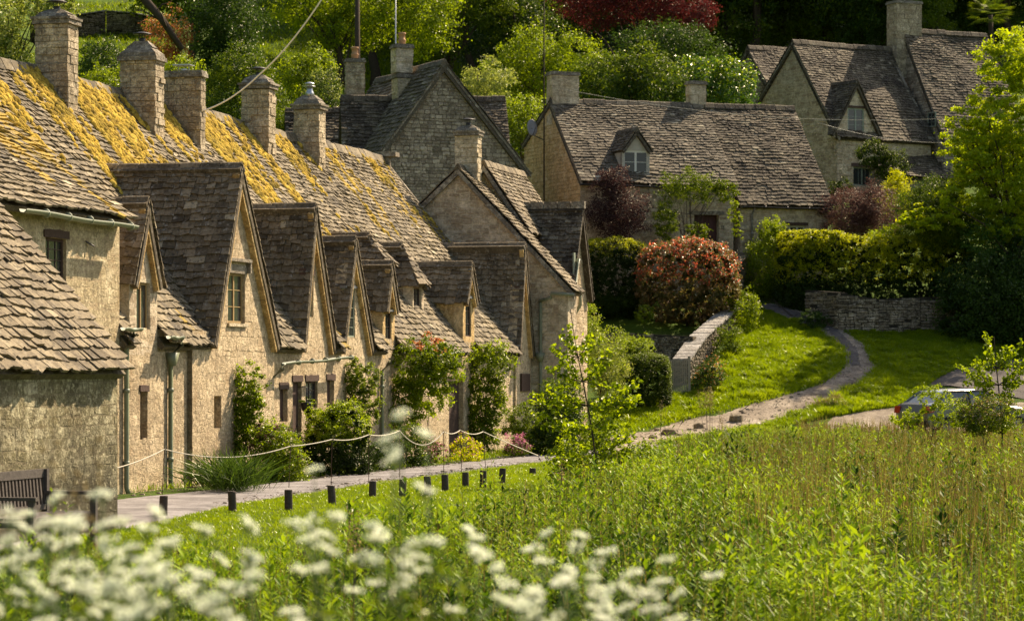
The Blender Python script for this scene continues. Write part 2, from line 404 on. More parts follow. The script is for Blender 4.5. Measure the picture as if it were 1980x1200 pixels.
lf('l_white', (.74, .80, .50), (.88, .91, .70), (.95, .96, .84), trans=.5, gloss=.05, tcol=(1., 1., .86))

def simple(name, col, rough=.6, spec=.4, nscale=8., namt=.25, bump=.1, metal=0.):
    g = NT(name); n = g.noise(nscale, 5, .65)
    c = g.mix(g.ramp(n, [(.3, namt), (.6, 0.)]), col, sc3(col, .35))
    c = g.mix(g.ramp(g.noise(nscale*3.3, 3, .6), [(.55, 0.), (.75, namt*.6)]), c, sc3(col, 1.6))
    return g.done(g.bsdf(c, rough, g.bump(n, bump*3, .01), spec, Metallic=metal))
M['bark'] = simple('bark', (.07, .052, .035), .95, .1, 14., .6, .5)
M['barkpale'] = simple('pale_bark', (.16, .125, .085), .95, .1, 14., .6, .5)
M['stem_green'] = simple('green_stem', (.09, .13, .03), .7, .3, 14., .3)
M['timber'] = simple('dark_timber', (.085, .052, .038), .85, .2, 18., .5, .3)
M['post'] = simple('weathered_post', (.075, .06, .048), .9, .15, 22., .6, .4)
M['benchwood'] = simple('weathered_teak', (.095, .078, .064), .8, .25, 16., .5, .3)
M['gatewood'] = simple('grey_brown_slats', (.34, .28, .20), .85, .2, 14., .4, .2)
M['boardwood'] = simple('ochre_board', (.36, .24, .10), .8, .25, 10., .35, .2)
M['doorwood'] = simple('dark_door', (.075, .028, .022), .6, .3, 10., .4, .15)
M['pipe'] = simple('sage_paint', (.19, .205, .125), .45, .45, 9., .3, .1)
M['whitepaint'] = simple('cream_paint', (.66, .64, .52), .5, .4, 8., .18, .05)
M['sagepaint'] = simple('grey_green_paint', (.24, .27, .20), .5, .4, 8., .18, .05)
M['render'] = simple('pale_render', (.48, .44, .34), .9, .2, 6., .3, .15)
M['steel'] = simple('galvanised_steel', (.45, .46, .46), .38, .5, 9., .3, .05, .8)
M['darkmetal'] = simple('dark_metal', (.05, .045, .042), .5, .4, 14., .4, .1, .4)
M['terracotta'] = simple('terracotta', (.46, .25, .12), .8, .25, 14., .3, .1)
M['lead'] = simple('lead_sheet', (.16, .16, .155), .55, .4, 10., .3, .1)
M['rope'] = simple('pale_rope', (.62, .56, .44), .9, .2, 60., .3, .2)
M['cable'] = simple('white_cable', (.82, .80, .74), .5, .4, 5., .05, .0)
M['wire'] = simple('thin_wire', (.42, .38, .30), .5, .4, 5., .05, .0)
M['dish'] = simple('dish_grey', (.30, .295, .28), .5, .4, 5., .1, .0)
M['black'] = simple('black_plastic', (.012, .012, .013), .5, .4, 8., .1, .05)
M['rubber'] = simple('tyre_rubber', (.014, .014, .014), .8, .3, 20., .1, .1)
M['curtain'] = simple('net_curtain', (.55, .54, .48), .9, .1, 6., .25, .1)
def glass(name, col=(.02, .022, .02), rough=.06):
    g = NT(name); n = g.noise(3.5, 3, .5)
    return g.done(g.bsdf(g.mix(n, col, sc3(col, 2.2)), rough, g.bump(n, .15, .01), .6))
M['glass'] = glass('old_window_glass'); M['carglass'] = glass('car_glass', (.06, .065, .06), .04)
def paint(name, col):
    g = NT(name); n = g.noise(2.2, 4, .6)
    return g.done(g.bsdf(g.mix(g.ramp(n, [(.4, .25), (.65, 0.)]), col, sc3(col, .6)), .28, None, .5, Metallic=.55, Coat__Weight=.6, Coat__Roughness=.06))
M['wall_gable_lit'] = stone('bounce_lit_gable_stone', (.58, .38, .16), (.84, .58, .29), (.90, .70, .42), (.40, .27, .13), .3, .35, .35, .5)  # lighter copy of the ochre stone; bounced light is put into its colour
M['wall_a'] = stone('cream_ochre_stone', (.40, .31, .17), (.54, .43, .25), (.64, .53, .34), (.3, .22, .11), .5, .5)
M['carpaint_shade'] = paint('shaded_silver_paint', (.20, .20, .195)); M['carroof_lit'] = paint('skylit_silver_paint', (.62, .62, .60));  # one silver paint split: shade put into the body colour, skylight into the roof
def lamp(name, col): return simple(name, col, .2, .6, 4., .1, .0)
M['tail'] = lamp('red_lamp_glass', (.45, .03, .015))

g = NT('grassy_ground'); c = g.ramp(g.noise(.8, 6, .65), [(.3, (.035, .06, .008)), (.5, (.07, .12, .010)), (.7, (.10, .145, .014))])
c = g.mix(g.ramp(g.noise(.35, 4, .6), [(.58, 0.), (.72, .5)]), c, (.10, .08, .04))
M['ground'] = g.done(g.bsdf(c, .95, g.bump(g.noise(22., 5, .8), 1., .06), .1))
g = NT('meadow_soil'); c = g.ramp(g.noise(1.5, 6, .65), [(.3, (.022, .025, .008)), (.6, (.05, .06, .012))])
M['soil'] = g.done(g.bsdf(c, .95, g.bump(g.noise(22., 5, .8), 1., .06), .1))
def road(name, a, b, c3):
    g = NT(name); c = g.ramp(g.noise(1.1, 6, .7), [(.3, a), (.55, b), (.75, c3)])
    fine = g.noise(45., 3, .8); c = g.mix(g.ramp(fine, [(.35, .45), (.5, 0.)]), c, sc3(a, .5))
    c = g.mix(g.ramp(g.noise(5., 5, .7), [(.6, 0.), (.7, .5)]), c, sc3(c3, 1.2))
    return g.done(g.bsdf(c, .93, g.bump(g.math('ADD', fine, g.math('MULTIPLY', g.noise(6., 4, .7), 2.)), .7, .02), .15))
M['lane'] = road('worn_lane', (.10, .09, .085), (.235, .215, .205), (.36, .34, .33))
M['gravel'] = road('stony_path', (.08, .06, .042), (.27, .22, .16), (.50, .43, .33))
M['asphalt'] = road('dark_path', (.07, .06, .052), (.11, .095, .082), (.16, .14, .12))
# ---------------------------------------------------------------- terrain
ROW = Fr(-6.78, 49.1, .248, 1.0)
_Yk = [0, 84, 88, 92, 96, 100, 104, 108, 112, 118, 124, 130, 140, 160, 200, 260, 420]
_Zk = [0, 0, .35, 1.3, 2.4, 3.4, 4.6, 5.9, 6.8, 8.2, 9.8, 11.5, 15, 20.4, 34, 54, 100]
def terrain(x, y):
    x = np.asarray(x, float); y = np.asarray(y, float)
    a = np.interp(y + .35*np.sin(x*.31) , _Yk, _Zk)
    t = (x - ROW.o[0])*ROW.n[0] + (y - ROW.o[1])*ROW.n[1]
    b = np.clip(-t - 11.5, 0, 90)*.62
    h = np.maximum(a, b)
    # the road climbs gently on the right; bank at the camera's feet; meadow a little lower than the lane
    right = np.clip((x - 12)/6, 0, 1) ; h = h*(1 - .25*right*np.clip((112-y)/20, 0, 1))
    h = h + .55*np.clip((12.5 - y)/3.5, 0, 1)
    lane_d = (x - ROW.o[0])*ROW.n[0] + (y - ROW.o[1])*ROW.n[1]
    low = np.clip((lane_d - 5.5)/4, 0, 1)*np.clip((84-y)/8, 0, 1)*np.clip((y-12)/6, 0, 1)
    h = h - .22*low
    return h
gx = np.concatenate([np.arange(-400, -40, 12), np.arange(-40, 44, .6), np.arange(44, 400, 12)])
gy = np.concatenate([np.arange(-60, 0, 10), np.arange(0, 150, .6), np.arange(150, 420, 9)])
GX, GY = np.meshgrid(gx, gy); GZ = terrain(GX, GY)
GZ = GZ + .05*np.sin(GX*1.3+GY*.7)*np.sin(GY*1.1-GX*.4)*np.clip((GY-84)/6, 0, 1)
def gz(x, y):
    "height of the ground mesh"
    i = np.clip(np.searchsorted(gx, x) - 1, 0, len(gx)-2); j = np.clip(np.searchsorted(gy, y) - 1, 0, len(gy)-2)
    u = (x - gx[i])/(gx[i+1]-gx[i]); v = (y - gy[j])/(gy[j+1]-gy[j])
    return (GZ[j, i]*(1-u) + GZ[j, i+1]*u)*(1-v) + (GZ[j+1, i]*(1-u) + GZ[j+1, i+1]*u)*v
def ground_at(px, py, y0=9., y1=240.):
    ys = np.arange(y0, y1, .1); xs = (px-CX)/FPX*ys; zr = ZC - (py-HY)/FPX*ys; hh = gz(xs, ys)
    k = np.argmax(hh >= zr); return np.array([xs[k], ys[k], hh[k]])
ny, nx = GX.shape
idx = np.arange(ny*nx).reshape(ny, nx)
F = np.stack([idx[:-1, :-1], idx[:-1, 1:], idx[1:, 1:], idx[1:, :-1]], -1).reshape(-1, 4)
o = mesh_np('ground', np.stack([GX, GY, GZ], -1).reshape(-1, 3), F, M['ground'], smooth=True); tag(o, kind='structure')

def drape(name, L, Rr, mat, off=.03, nu=10, nv=None, kind='structure'):
    "sheet between two plan polylines, laid on the ground"
    L = np.array(L, float)[:, :2]; Rr = np.array(Rr, float)[:, :2]; n = nv or 160
    def res(P):
        s = np.concatenate([[0], np.cumsum(np.hypot(*np.diff(P, axis=0).T))]); q = np.linspace(0, s[-1], n)
        return np.stack([np.interp(q, s, P[:, 0]), np.interp(q, s, P[:, 1])], -1)
    A, B = res(L), res(Rr); V = []
    for k in range(nu+1):
        p = A + (B-A)*k/nu
        if k in (0, nu): p = p + np.random.default_rng(3).normal(0, .05, p.shape)
        z = gz(p[:, 0], p[:, 1]) + off - (.05 if k in (0, nu) else 0)
        V.append(np.concatenate([p, z[:, None]], 1))
    V = np.stack(V, 0); idx = np.arange((nu+1)*n).reshape(nu+1, n)
    Fq = np.stack([idx[:-1, :-1], idx[1:, :-1], idx[1:, 1:], idx[:-1, 1:]], -1).reshape(-1, 4)
    return tag(mesh_np(name, V.reshape(-1, 3), Fq, mat, smooth=True), kind=kind)
LP = lambda s, t: ROW.P(s, t)
drape('lane', [LP(-22, 3.1), LP(-9, 3.1), LP(-3, .5), LP(6, .9), LP(16, 1.1), LP(26, 1.6), LP(33, 2.2), LP(37, 3.4)],
      [LP(-22, 5.0), LP(-9, 4.1), LP(-3, 3.35), LP(6, 3.05), LP(16, 3.1), LP(26, 3.7), LP(33, 4.7), LP(37, 6.6)], M['lane'], nu=6)
def gpoly(pts): return [ground_at(a, b, 30) for a, b in pts]
drape('gravel_path', gpoly([(1150, 848), (1210, 838), (1300, 818), (1420, 790), (1530, 760), (1600, 738), (1640, 705), (1622, 670), (1585, 640), (1520, 612), (1470, 592)]),
      gpoly([(1180, 885), (1260, 862), (1340, 850), (1470, 824), (1600, 778), (1660, 745), (1694, 712), (1672, 668), (1620, 632), (1560, 605), (1495, 588)]), M['gravel'], nu=6, off=.045)
drape('paved_path', gpoly([(1640, 712), (1636, 680), (1600, 645), (1520, 615), (1472, 594)]), gpoly([(1668, 708), (1660, 675), (1626, 640), (1560, 608), (1492, 590)]), M['asphalt'], nu=3, off=.07, nv=60)
drape('parking_track', gpoly([(1600, 812), (1680, 790), (1780, 784), (1900, 776), (2100, 770)]), gpoly([(1600, 842), (1700, 835), (1850, 838), (1960, 838), (2150, 838)]), M['gravel'], nu=5, off=.05, nv=80)
drape('back_road', gpoly([(1795, 742), (1850, 715), (1930, 695), (2060, 680)]), gpoly([(1990, 772), (2020, 740), (2080, 715), (2200, 700)]), M['asphalt'], nu=4, off=.05, nv=50)
# ---------------------------------------------------------------- the terrace
ZE, TE, ZR, TR = 2.62, .22, 8.05, -4.2
MS = (ZR - ZE)/(TE - TR)
zmain = lambda t: ZE + (TE - t)*MS
thit = lambda z: TE - (z - ZE)/MS
S, Z = ROW.S, ROW.Z

def window(F, a0, a1, z0, z1, t, mat, nx=2, nz_=3, parent=None, fw=.045, name='window', curtain=False, bar=.014, label=None, mull=None):
    "frame with glazing bars, standing at depth t in a facade of frame F; its pane is a sub-part"
    mb = MB(); d = .05
    for x0, x1, y0, y1 in ((a0, a1, z0, z0+fw), (a0, a1, z1-fw, z1), (a0, a0+fw, z0+fw, z1-fw), (a1-fw, a1, z0+fw, z1-fw)):
        fbox(mb, F, x0, x1, t-d, t+.002, y0, y1)
    ml = mull or []
    for q in ml: fbox(mb, F, a0+(a1-a0)*q-fw*.55, a0+(a1-a0)*q+fw*.55, t-d, t, z0+fw, z1-fw)
    for i in range(1, nx):
        x = a0 + (a1-a0)*i/nx; fbox(mb, F, x-bar/2, x+bar/2, t-.03, t-.008, z0+fw, z1-fw)
    for i in range(1, nz_):
        y = z0 + (z1-z0)*i/nz_; fbox(mb, F, a0+fw, a1-fw, t-.029, t-.009, y-bar/2, y+bar/2)
    w = mb.build(name, mat, parent)
    if label: w['label'] = label
    g = MB(); fbox(g, F, a0+fw*.6, a1-fw*.6, t-.034, t-.02, z0+fw*.6, z1-fw*.6); g.build('pane', M['glass'], w)
    if curtain:
        c = MB(); n = 14
        for i in range(n):
            x0 = a0 + (a1-a0)*i/n; x1 = a0 + (a1-a0)*(i+1)/n; o_ = .02*(i % 2)
            if curtain == 'sides' and .3 < (i+.5)/n < .7: continue
            fbox(c, F, x0, x1-.002, t-.12-o_, t-.1-o_, z0, z1)
        c.build('curtain', M['curtain'], w)
    return w
def lintel(F, a0, a1, z, h, t, mat, parent, e=.06, d=.12, name='lintel'):
    mb = MB(); rnd = random.Random(int(a0*50))
    n = 5; top = [z+h+rnd.gauss(0, .008) for _ in range(n+1)]; bot = [z+rnd.gauss(0, .006) for _ in range(n+1)]
    x = [a0-e + (a1-a0+2*e)*i/n for i in range(n+1)]
    for i in range(n):
        mb.hexa([F.P(x[i], t+.025, bot[i]), F.P(x[i+1], t+.025, bot[i+1]), F.P(x[i+1], t-d, bot[i+1]), F.P(x[i], t-d, bot[i]),
                 F.P(x[i], t+.025, top[i]), F.P(x[i+1], t+.025, top[i+1]), F.P(x[i+1], t-d, top[i+1]), F.P(x[i], t-d, top[i])])
    return mb.build(name, mat, parent)
def sill(F, a0, a1, z, t, mat, parent, e=.05, h=.06, d=.13):
    mb = MB(); fbox(mb, F, a0-e, a1+e, t-.12, t+.05, z-h, z); return mb.build('sill', mat, parent)
def door(F, a0, a1, z0, z1, t, mat, parent, boards=5, label=None):
    mb = MB(); w = (a1-a0)/boards
    for i in range(boards): fbox(mb, F, a0+w*i+.004, a0+w*(i+1)-.004, t-.05, t - .002*(i % 2), z0, z1, random.random())
    d = mb.build('door', mat, parent)
    h = MB(); h.tube([F.P(a1-.1, t, z0+.95), F.P(a1-.1, t+.05, z0+.95), F.P(a1-.16, t+.06, z0+.95)], .012, 6); h.build('handle', M['darkmetal'], d)
    if label: d['label'] = label
    return d

def dormer(parent, F, sl, sr, sp, zl, zp, tf=0., zb=None, roofm='slate_dorm', win=None, wallm=('wall_row', 'mort_row'), hip=0., over=.12, seed=5, ch=.155, left=True, right=True, wthick=.24, base=None, zr_=None):
    "a gabled (or hipped) dormer; the gable wall is the part, its slates and verge stones sub-parts"
    zb = zb if zb is not None else zl - .02
    zm = base or zmain; th_ = (lambda z: TE - (z - ZE)/MS)
    zr_ = zl if zr_ is None else zr_
    mc, ms = MB(), MB()
    poly = [(sl, zb), (sr, zb), (sr, zr_), (sp, zp - .02), (sl, zl)] if not hip else [(sl, zb), (sr, zb), (sr, zl), (sl, zl)]
    poly = [p for i, p in enumerate(poly) if i == 0 or p != poly[i-1]]
    panel(mc, ms, F.P(0, tf), F.d, poly, [win] if win else [], wthick, (.14, .42, .16), .006, 1, seed, .006)
    for s_, U, sgn in ((sl+.02, F.n, 1), (sr-.02, -F.n, -1)):      # cheeks
        if zl - zm(tf) > .05:
            a, b = tf, th_(zl)
            pl = [(b, zl), (a - wthick, zm(a-wthick) - .05), (a - wthick, zl)] if sgn > 0 else None
            if sgn > 0: panel(mc, ms, F.P(s_, 0) - F.n*0, U, [(b, zl), (a-.03, max(zb, zm(a)-.3)), (a-.03, zl)], [], .12, (.13, .34, .15), .01, 1, seed+3)
            else: panel(mc, ms, F.P(s_, 0), U, [(-a+.03, zl), (-a+.03, max(zb, zm(a)-.3)), (-b, zl)], [], .12, (.13, .34, .15), .01, 1, seed+4)
    w = mesh_np('dormer', mc.v + ms.v, mc.f + [[i+len(mc.v) for i in f] for f in ms.f], [M[wallm[1]], M[wallm[0]]], parent, mc.t+ms.t, mc.m+ms.m)
    r = MB(); tfo = tf + over
    for s_, zz, U, sgn in ((sl, zl, F.n, 1), (sr, zr_, -F.n, -1)):
        if (sgn > 0 and not left) or (sgn < 0 and not right): continue
        Hh = zp - zz; W = abs(sp - s_); L = math.hypot(Hh, W); V = (F.d*W*sgn + UP*Hh)/L
        dz = .1*Hh/L; sO = s_ - sgn*W/L*.1; zO = zz - dz; L2 = L + .1
        f0, f1 = tfo, tfo - hip
        b0, b1 = min(th_(zO), tf-.05) - .05, th_(zp) - .12
        poly = [(b0, 0), (f0, 0), (f1, L2), (b1, L2)]
        if sgn < 0: poly = [(-a, b) for a, b in poly][::-1]; poly = poly[-1:] + poly[:-1] if False else poly
        tiles(r, F.P(sO, 0, zO), U, V, poly, ch, seed=seed+sgn, amp=.045)
    if hip:
        Hh = zp - zl; L = math.hypot(Hh, hip); V = (-F.n*hip + UP*Hh)/L
        tiles(r, F.P(sl, tfo, zl-.03), F.d, V, [(-.04, 0), (sr-sl+.04, 0), (sp-sl, L)], ch, seed=seed+7, amp=.02)
    ridge(r, F.P(sp, tfo - hip - .0, zp + .0), F.P(sp, th_(zp) - .1, zp + .0), w=.1, h=.06, amp=.02)
    r.build('slate_roof', M[roofm], w)
    if not hip:
        for s_, zz, sgn in ((sl, zl, 1), (sr, zr_, -1)):
            v = MB()
            Hh = zp - zz; W = abs(sp - s_); L = math.hypot(Hh, W); dn = F.d*W*sgn/L + UP*Hh/L; pn = (-F.d*sgn*Hh/L + UP*W/L)
            n = max(2, int(L/.38))
            for i in range(n):
                q0, q1 = L*i/n - .08, L*(i+1)/n - .08
                A = F.P(s_, tf, zz) + dn*q0 - pn*(.24+random.random()*.02); B = F.P(s_, tf, zz) + dn*(q1-.006) - pn*.25
                k = F.n*(over - .02); e = pn*.10
                v.hexa([A, B, B - F.n*.02, A - F.n*.02, A + e, B + e, B + e - F.n*.02, A + e - F.n*.02], random.random()*.5+.2)
                v.hexa([A + k, B + k, B - F.n*.02+e*.0, A - F.n*.02, A + k + e, B + k + e, B + e, A + e], random.random()*.5+.1)
            v.build('verge', M['wall_ochre'], w)
    return w

def chimney(parent, F, a0, a1, t0, t1, z0, z1, mat='chim', cowl='hat', cap='step', name='chimney', seed=1, ch=.14, bw=.3, haunch=.22):
    b = MB(); blocks(b, F, a0, a1, t0, t1, z0, z1, ch, bw, seed=seed); o = b.build(name, M[mat], parent)
    c = MB(); e = .055
    def slab(ex, za, zb_, tp=0.):
        n = 3
        for i in range(n):
            j = random.gauss(0, .004)
            x0 = a0-ex + (a1-a0+2*ex)*i/n; x1 = a0-ex + (a1-a0+2*ex)*(i+1)/n - .004
            f = [F.P(x0, t1+ex+j, za), F.P(x1, t1+ex+j, za), F.P(x1, t0-ex-j, za), F.P(x0, t0-ex-j, za)]
            m_ = (a0+a1)/2; mt = (t0+t1)/2; s_ = lambda x, m__: m__ + (x-m__)*(1-tp)
            g_ = [F.P(s_(x0, m_), s_(t1+ex, mt), zb_+j), F.P(s_(x1, m_), s_(t1+ex, mt), zb_), F.P(s_(x1, m_), s_(t0-ex, mt), zb_+j), F.P(s_(x0, m_), s_(t0-ex, mt), zb_)]
            c.hexa(f + g_, random.random()*.6+.1)
    slab(e, z1, z1+.09, .02); top = z1+.09
    if cap == 'step': slab(e+.02, top, top+.05); slab(.02, top+.05, top+.05+haunch*.45, .2); slab(-.03, top+.05+haunch*.45, top+.05+haunch, .55); top += .05+haunch
    elif cap == 'rough':
        slab(.02, top, top+.08, .05); slab(-.0, top+.08, top+.2, .35); slab(-.1, top+.2, top+.34, .5); top += .34
    elif cap == 'flat': slab(e-.03, top, top+.05); top += .05
    c.build('chimney_cap', M['capst'], o)
    ctr = F.P((a0+a1)/2, (t0+t1)/2, top - .03)
    if cowl == 'hat':
        k = MB(); k.lathe(ctr, [(.07, 0), (.07, .1)], 10)
        for q in range(4): a = q*math.pi/2+.4; k.tube([ctr+[.06*math.cos(a), .06*math.sin(a), .08], ctr+[.06*math.cos(a), .06*math.sin(a), .2]], .008, 5)
        k.lathe(ctr+[0, 0, .18], [(.2, 0), (.195, .015), (.08, .045), (.02, .05)], 16); k.build('cowl', M['darkmetal'], o, True)
    if cowl == 'white':
        k = MB(); k.lathe(ctr, [(.14, 0), (.1, .1), (.075, .16), (.075, .24)], 12)
        k.lathe(ctr+[0, 0, .24], [(.15, 0), (.15, .012), (.06, .03)], 14); k.lathe(ctr+[0, 0, .3], [(.13, 0), (.12, .03), (.03, .06)], 14)
        k.build('cowl', M['steel'], o, True)
    if cowl == 'bent':
        k = MB()
        for q in (-.13, .13): k.tube([F.P((a0+a1)/2, (t0+t1)/2+q, top-.04), F.P((a0+a1)/2, (t0+t1)/2+q*.9, top+.12)], .012, 6)
        k.box(F.P((a0+a1)/2, (t0+t1)/2, top+.13), F.d*.16, F.n*.2, UP*.012); k.tube([F.P((a0+a1)/2, (t0+t1)/2, top-.02), F.P((a0+a1)/2, (t0+t1)/2, top+.05)], .09, 10); k.build('cowl', M['steel'], o)
    if cowl == 'pot':
        k = MB(); k.lathe(ctr, [(.1, 0), (.13, .03), (.12, .12), (.14, .16), (.14, .2), (.11, .22), (.11, .36), (.14, .38), (.14, .44), (.1, .45), (.08, .45)], 14); k.build('chimney_pot', M['terracotta'], o, True)
    return o
def gutter(parent, F, a0, a1, t, z0, z1=None, r=.06, mat='pipe'):
    z1 = z0 if z1 is None else z1; mb = MB(); n = 12; N = 8; vs = []
    for i in range(n+1):
        q = i/n; s_ = a0+(a1-a0)*q; z = z0+(z1-z0)*q + .012*math.sin(q*9)
        for k in range(N): a = math.pi + math.pi*k/(N-1); vs.append(F.P(s_, t + r*math.cos(a), z + r*math.sin(a)))
        for k in range(N): a = 2*math.pi - math.pi*k/(N-1); vs.append(F.P(s_, t + r*.82*math.cos(a), z + r*.82*math.sin(a)))
    K = 2*N; fs = [(i*K+k, i*K+(k+1) % K, (i+1)*K+(k+1) % K, (i+1)*K+k) for i in range(n) for k in range(K)]
    mb.add(vs, fs)
    for i in range(1, int((a1-a0)/.9)+1): s_ = a0+i*.9; mb.tube([F.P(s_-.02, t, z0+(z1-z0)*(s_-a0)/(a1-a0)-.02), F.P(s_+.02, t, z0+(z1-z0)*(s_-a0)/(a1-a0)-.02)], r*1.08, 10)
    return mb.build('gutter', M[mat], parent, True)
def downpipe(parent, F, a, t, z0, z1, hopper=False, off=.16, mat='pipe', r=.045, swan=.3):
    mb = MB(); mb.tube([F.P(a, t+off, z1), F.P(a, t+off, z1-.1), F.P(a, t+.06, z1-swan), F.P(a, t+.06, z0+.1), F.P(a, t+.1, z0)], r, 10)
    z = z0+.5
    while z < z1-swan: mb.tube([F.P(a, t+.06, z), F.P(a, t+.06, z+.07)], r*1.25, 10); z += 1.25
    if hopper:
        zz = z1-swan-.05; c = F.P(a, t+.09, zz); mb.hexa([c-F.d*.06-F.n*.05-UP*.14, c+F.d*.06-F.n*.05-UP*.14, c+F.d*.06+F.n*.05-UP*.14, c-F.d*.06+F.n*.05-UP*.14, c-F.d*.12-F.n*.09+UP*.1, c+F.d*.12-F.n*.09+UP*.1, c+F.d*.12+F.n*.1+UP*.1, c-F.d*.12+F.n*.1+UP*.1])
    return mb.build('downpipe', M[mat], parent, True)

def mossrow(clean):
    def f(u, v, c):
        s = float(np.dot(c - ROW.o, ROW.d)); z = c[2]
        g = (z - 5.6)/2.4
        m = .22 + .45*g + .85*nz(s*.8, z*.22, 5.) + .7*nz(s*2.4, z*.6, 1.) + .6*nz(s*6., z*1.8, 7.)
        for a, b in clean:
            if a < s < b and z > 5.3: m -= .75*min(1, (s-a)/.4, (b-s)/.4)*min(1, (z-5.3)/1.5)
        m -= .4*max(0., (s-17)/14)
        return max(0., min(1., m))
    return f
def moss_clumps(parent, F, s0, s1, fn, z0, z1, te, ze, mslope, n, seed=2):
    rr = random.Random(seed); mb = MB(); L = math.hypot(1, mslope); N = (F.n*mslope + UP)/L; V = (-F.n + UP*mslope)/L
    for i in range(n):
        s = rr.uniform(s0, s1); z = z0 + (z1-z0)*rr.random()**.75; t = te - (z-ze)/mslope; p = F.P(s, t, z)
        m = fn(0, 0, p)
        if m + rr.gauss(0, .12) < .62: continue
        r = rr.uniform(.03, .085); hgt = r*rr.uniform(.5, .9); p = p + N*(sag(p) + .035)
        k = 6; a0 = rr.random(); ring = [p + (F.d*math.cos(a0+2*math.pi*j/k) + V*math.sin(a0+2*math.pi*j/k)*1.25)*r*rr.uniform(.75, 1.2) for j in range(k)]
        mid = [p + (q-p)*.65 + N*hgt*.75 for q in ring]; mb.add(ring + mid + [p+N*hgt], [(j, (j+1) % k, k+(j+1) % k, k+j) for j in range(k)] + [(k+j, k+(j+1) % k, 2*k) for j in range(k)], rr.random(), 0, 1.)
    if mb.v:
        o = mb.build('moss', M['moss'], parent, True); tag(o, kind='stuff')
g = NT('cushion_moss'); c = g.ramp(g.attr('tint'), [(0., (.22, .145, .03)), (.5, (.55, .36, .05)), (1., (.74, .52, .09))])
c = g.mix(g.ramp(g.noise(30., 3, .8), [(.35, .6), (.55, 0.)]), c, (.13, .09, .01)); c = g.mix(g.ramp(g.noise(1.15, 4, .6), [(.48, 0.), (.66, .6)]), c, (.14, .11, .02)); M['moss'] = g.done(g.bsdf(c, .95, g.bump(g.noise(60., 3, .8), 1., .02), .1))

def cottage(name, label, s0, s1, holes=(), te=TE, ze=ZE, wallm=('wall_row', 'mort_row'), slatem='slate_row', seed=1, tf=0., clean=(), proud=(), back=-8.6, tr=TR, zr=ZR, gable_near=False, zb=-.35, ends=True, mossn=0, cuts=(), gable_mat=None, facade=True, moss=True):
    rt = thing(name, ROW.P((s0+s1)/2, -2, 0), label, 'cottage', None)
    mc, ms = MB(), MB(); m = (zr-ze)/(te-tr); zt = ze + (te-tf)*m - .02
    if facade:
        segs = []; x = s0
        for p0, p1, pt_ in sorted(proud): segs.append((x, p0, tf)); segs.append((p0, p1, pt_)); x = p1
        segs.append((x, s1, tf))
        for a, b, t_ in segs:
            if b - a > .01: panel(mc, ms, ROW.P(0, t_), ROW.d, [(a, zb), (b, zb), (b, zt), (a, zt)], [h for h in holes if a-.01 <= (h[0]+h[1])/2 <= b], .34, (.13, .42, .14), .004, 1, seed, .004, 1.6)
            if t_ > tf: mc.hexa([ROW.P(a, t_-.01, zb), ROW.P(a+.2, t_-.01, zb), ROW.P(a+.2, tf-.2, zb), ROW.P(a, tf-.2, zb), ROW.P(a, t_-.01, zt), ROW.P(a+.2, t_-.01, zt), ROW.P(a+.2, tf-.2, zt), ROW.P(a, tf-.2, zt)])
    zb2 = zr - (tr-back)*m
    for s_, U, sg in ((s0+.01, ROW.n, 1), (s1-.01, -ROW.n, -1)):
        pl = [(back, zb), (tf-.34 if facade else tf, zb), (tf-.34 if facade else tf, zt), (tr, zr-.03), (back, zb2)]
        if sg < 0: pl = [(-a, b) for a, b in pl][::-1]
        panel(mc, (ms if (gable_near and sg > 0) else None), ROW.P(s_, 0), U, pl, [], .3, (.14, .36, .13), .014, 1, seed+9)
    panel(mc, None, ROW.P(0, back), -ROW.d, [(-s1, zb), (-s0, zb), (-s0, zb2), (-s1, zb2)], [], .3)
    w = mesh_np('wall', mc.v + ms.v, mc.f + [[i+len(mc.v) for i in f] for f in ms.f], [M[wallm[1]], M[wallm[0]]], rt, mc.t+ms.t, mc.m+ms.m)
    r = MB(); L = math.hypot(te-tr, zr-ze); V = (-ROW.n*(te-tr) + UP*(zr-ze))/L; fn = mossrow(clean) if moss else None
    tiles(r, ROW.P(s0, te, ze), ROW.d, V, [(0, 0), (s1-s0, 0), (s1-s0, L), (0, L)], .148, (.11, .27), seed=seed, m=0, moss=fn, cuts=[(a-s0, b-s0, .62) for a, b in cuts])
    Vb = (ROW.n*(te-tr) + UP*(zr-ze))/L
    tiles(r, ROW.P(s1, back-.2, zb2-.2*m), -ROW.d, Vb, [(0, 0), (s1-s0, 0), (s1-s0, math.hypot(tr-back+.2, (tr-back+.2)*m)), (0, math.hypot(tr-back+.2, (tr-back+.2)*m))], .3, (.4, .7), seed=seed)
    ridge(r, ROW.P(s0, tr, zr+.03), ROW.P(s1, tr, zr+.03))
    ro = r.build('roof', M[slatem], rt)
    if mossn: moss_clumps(ro, ROW, s0, s1, fn, max(ze+2.2, 4.5), zr, te, ze, m, mossn, seed)
    return rt, w, ro

def rchim(parent, pl, pr, ytop, z_base=6.2, t0=TR+.02, depth=.52, **k):
    a = S(pl, t0); Y = ROW.P(a, t0)[1]; t1 = ROW.T(pr, a); return chimney(parent, ROW, a, a+depth, t0, t1, z_base, Z(ytop, a, t0), **k)
cs = {k: S(v, TR) for k, v in dict(c1=68, c2=232, c3=313, c4=467, c5=568).items()}
clean = [(cs[k]+.1, cs[k]+1.15) for k in cs]
# facade stations
sA = S(231); sd1a, sd1b = S(393), S(520)
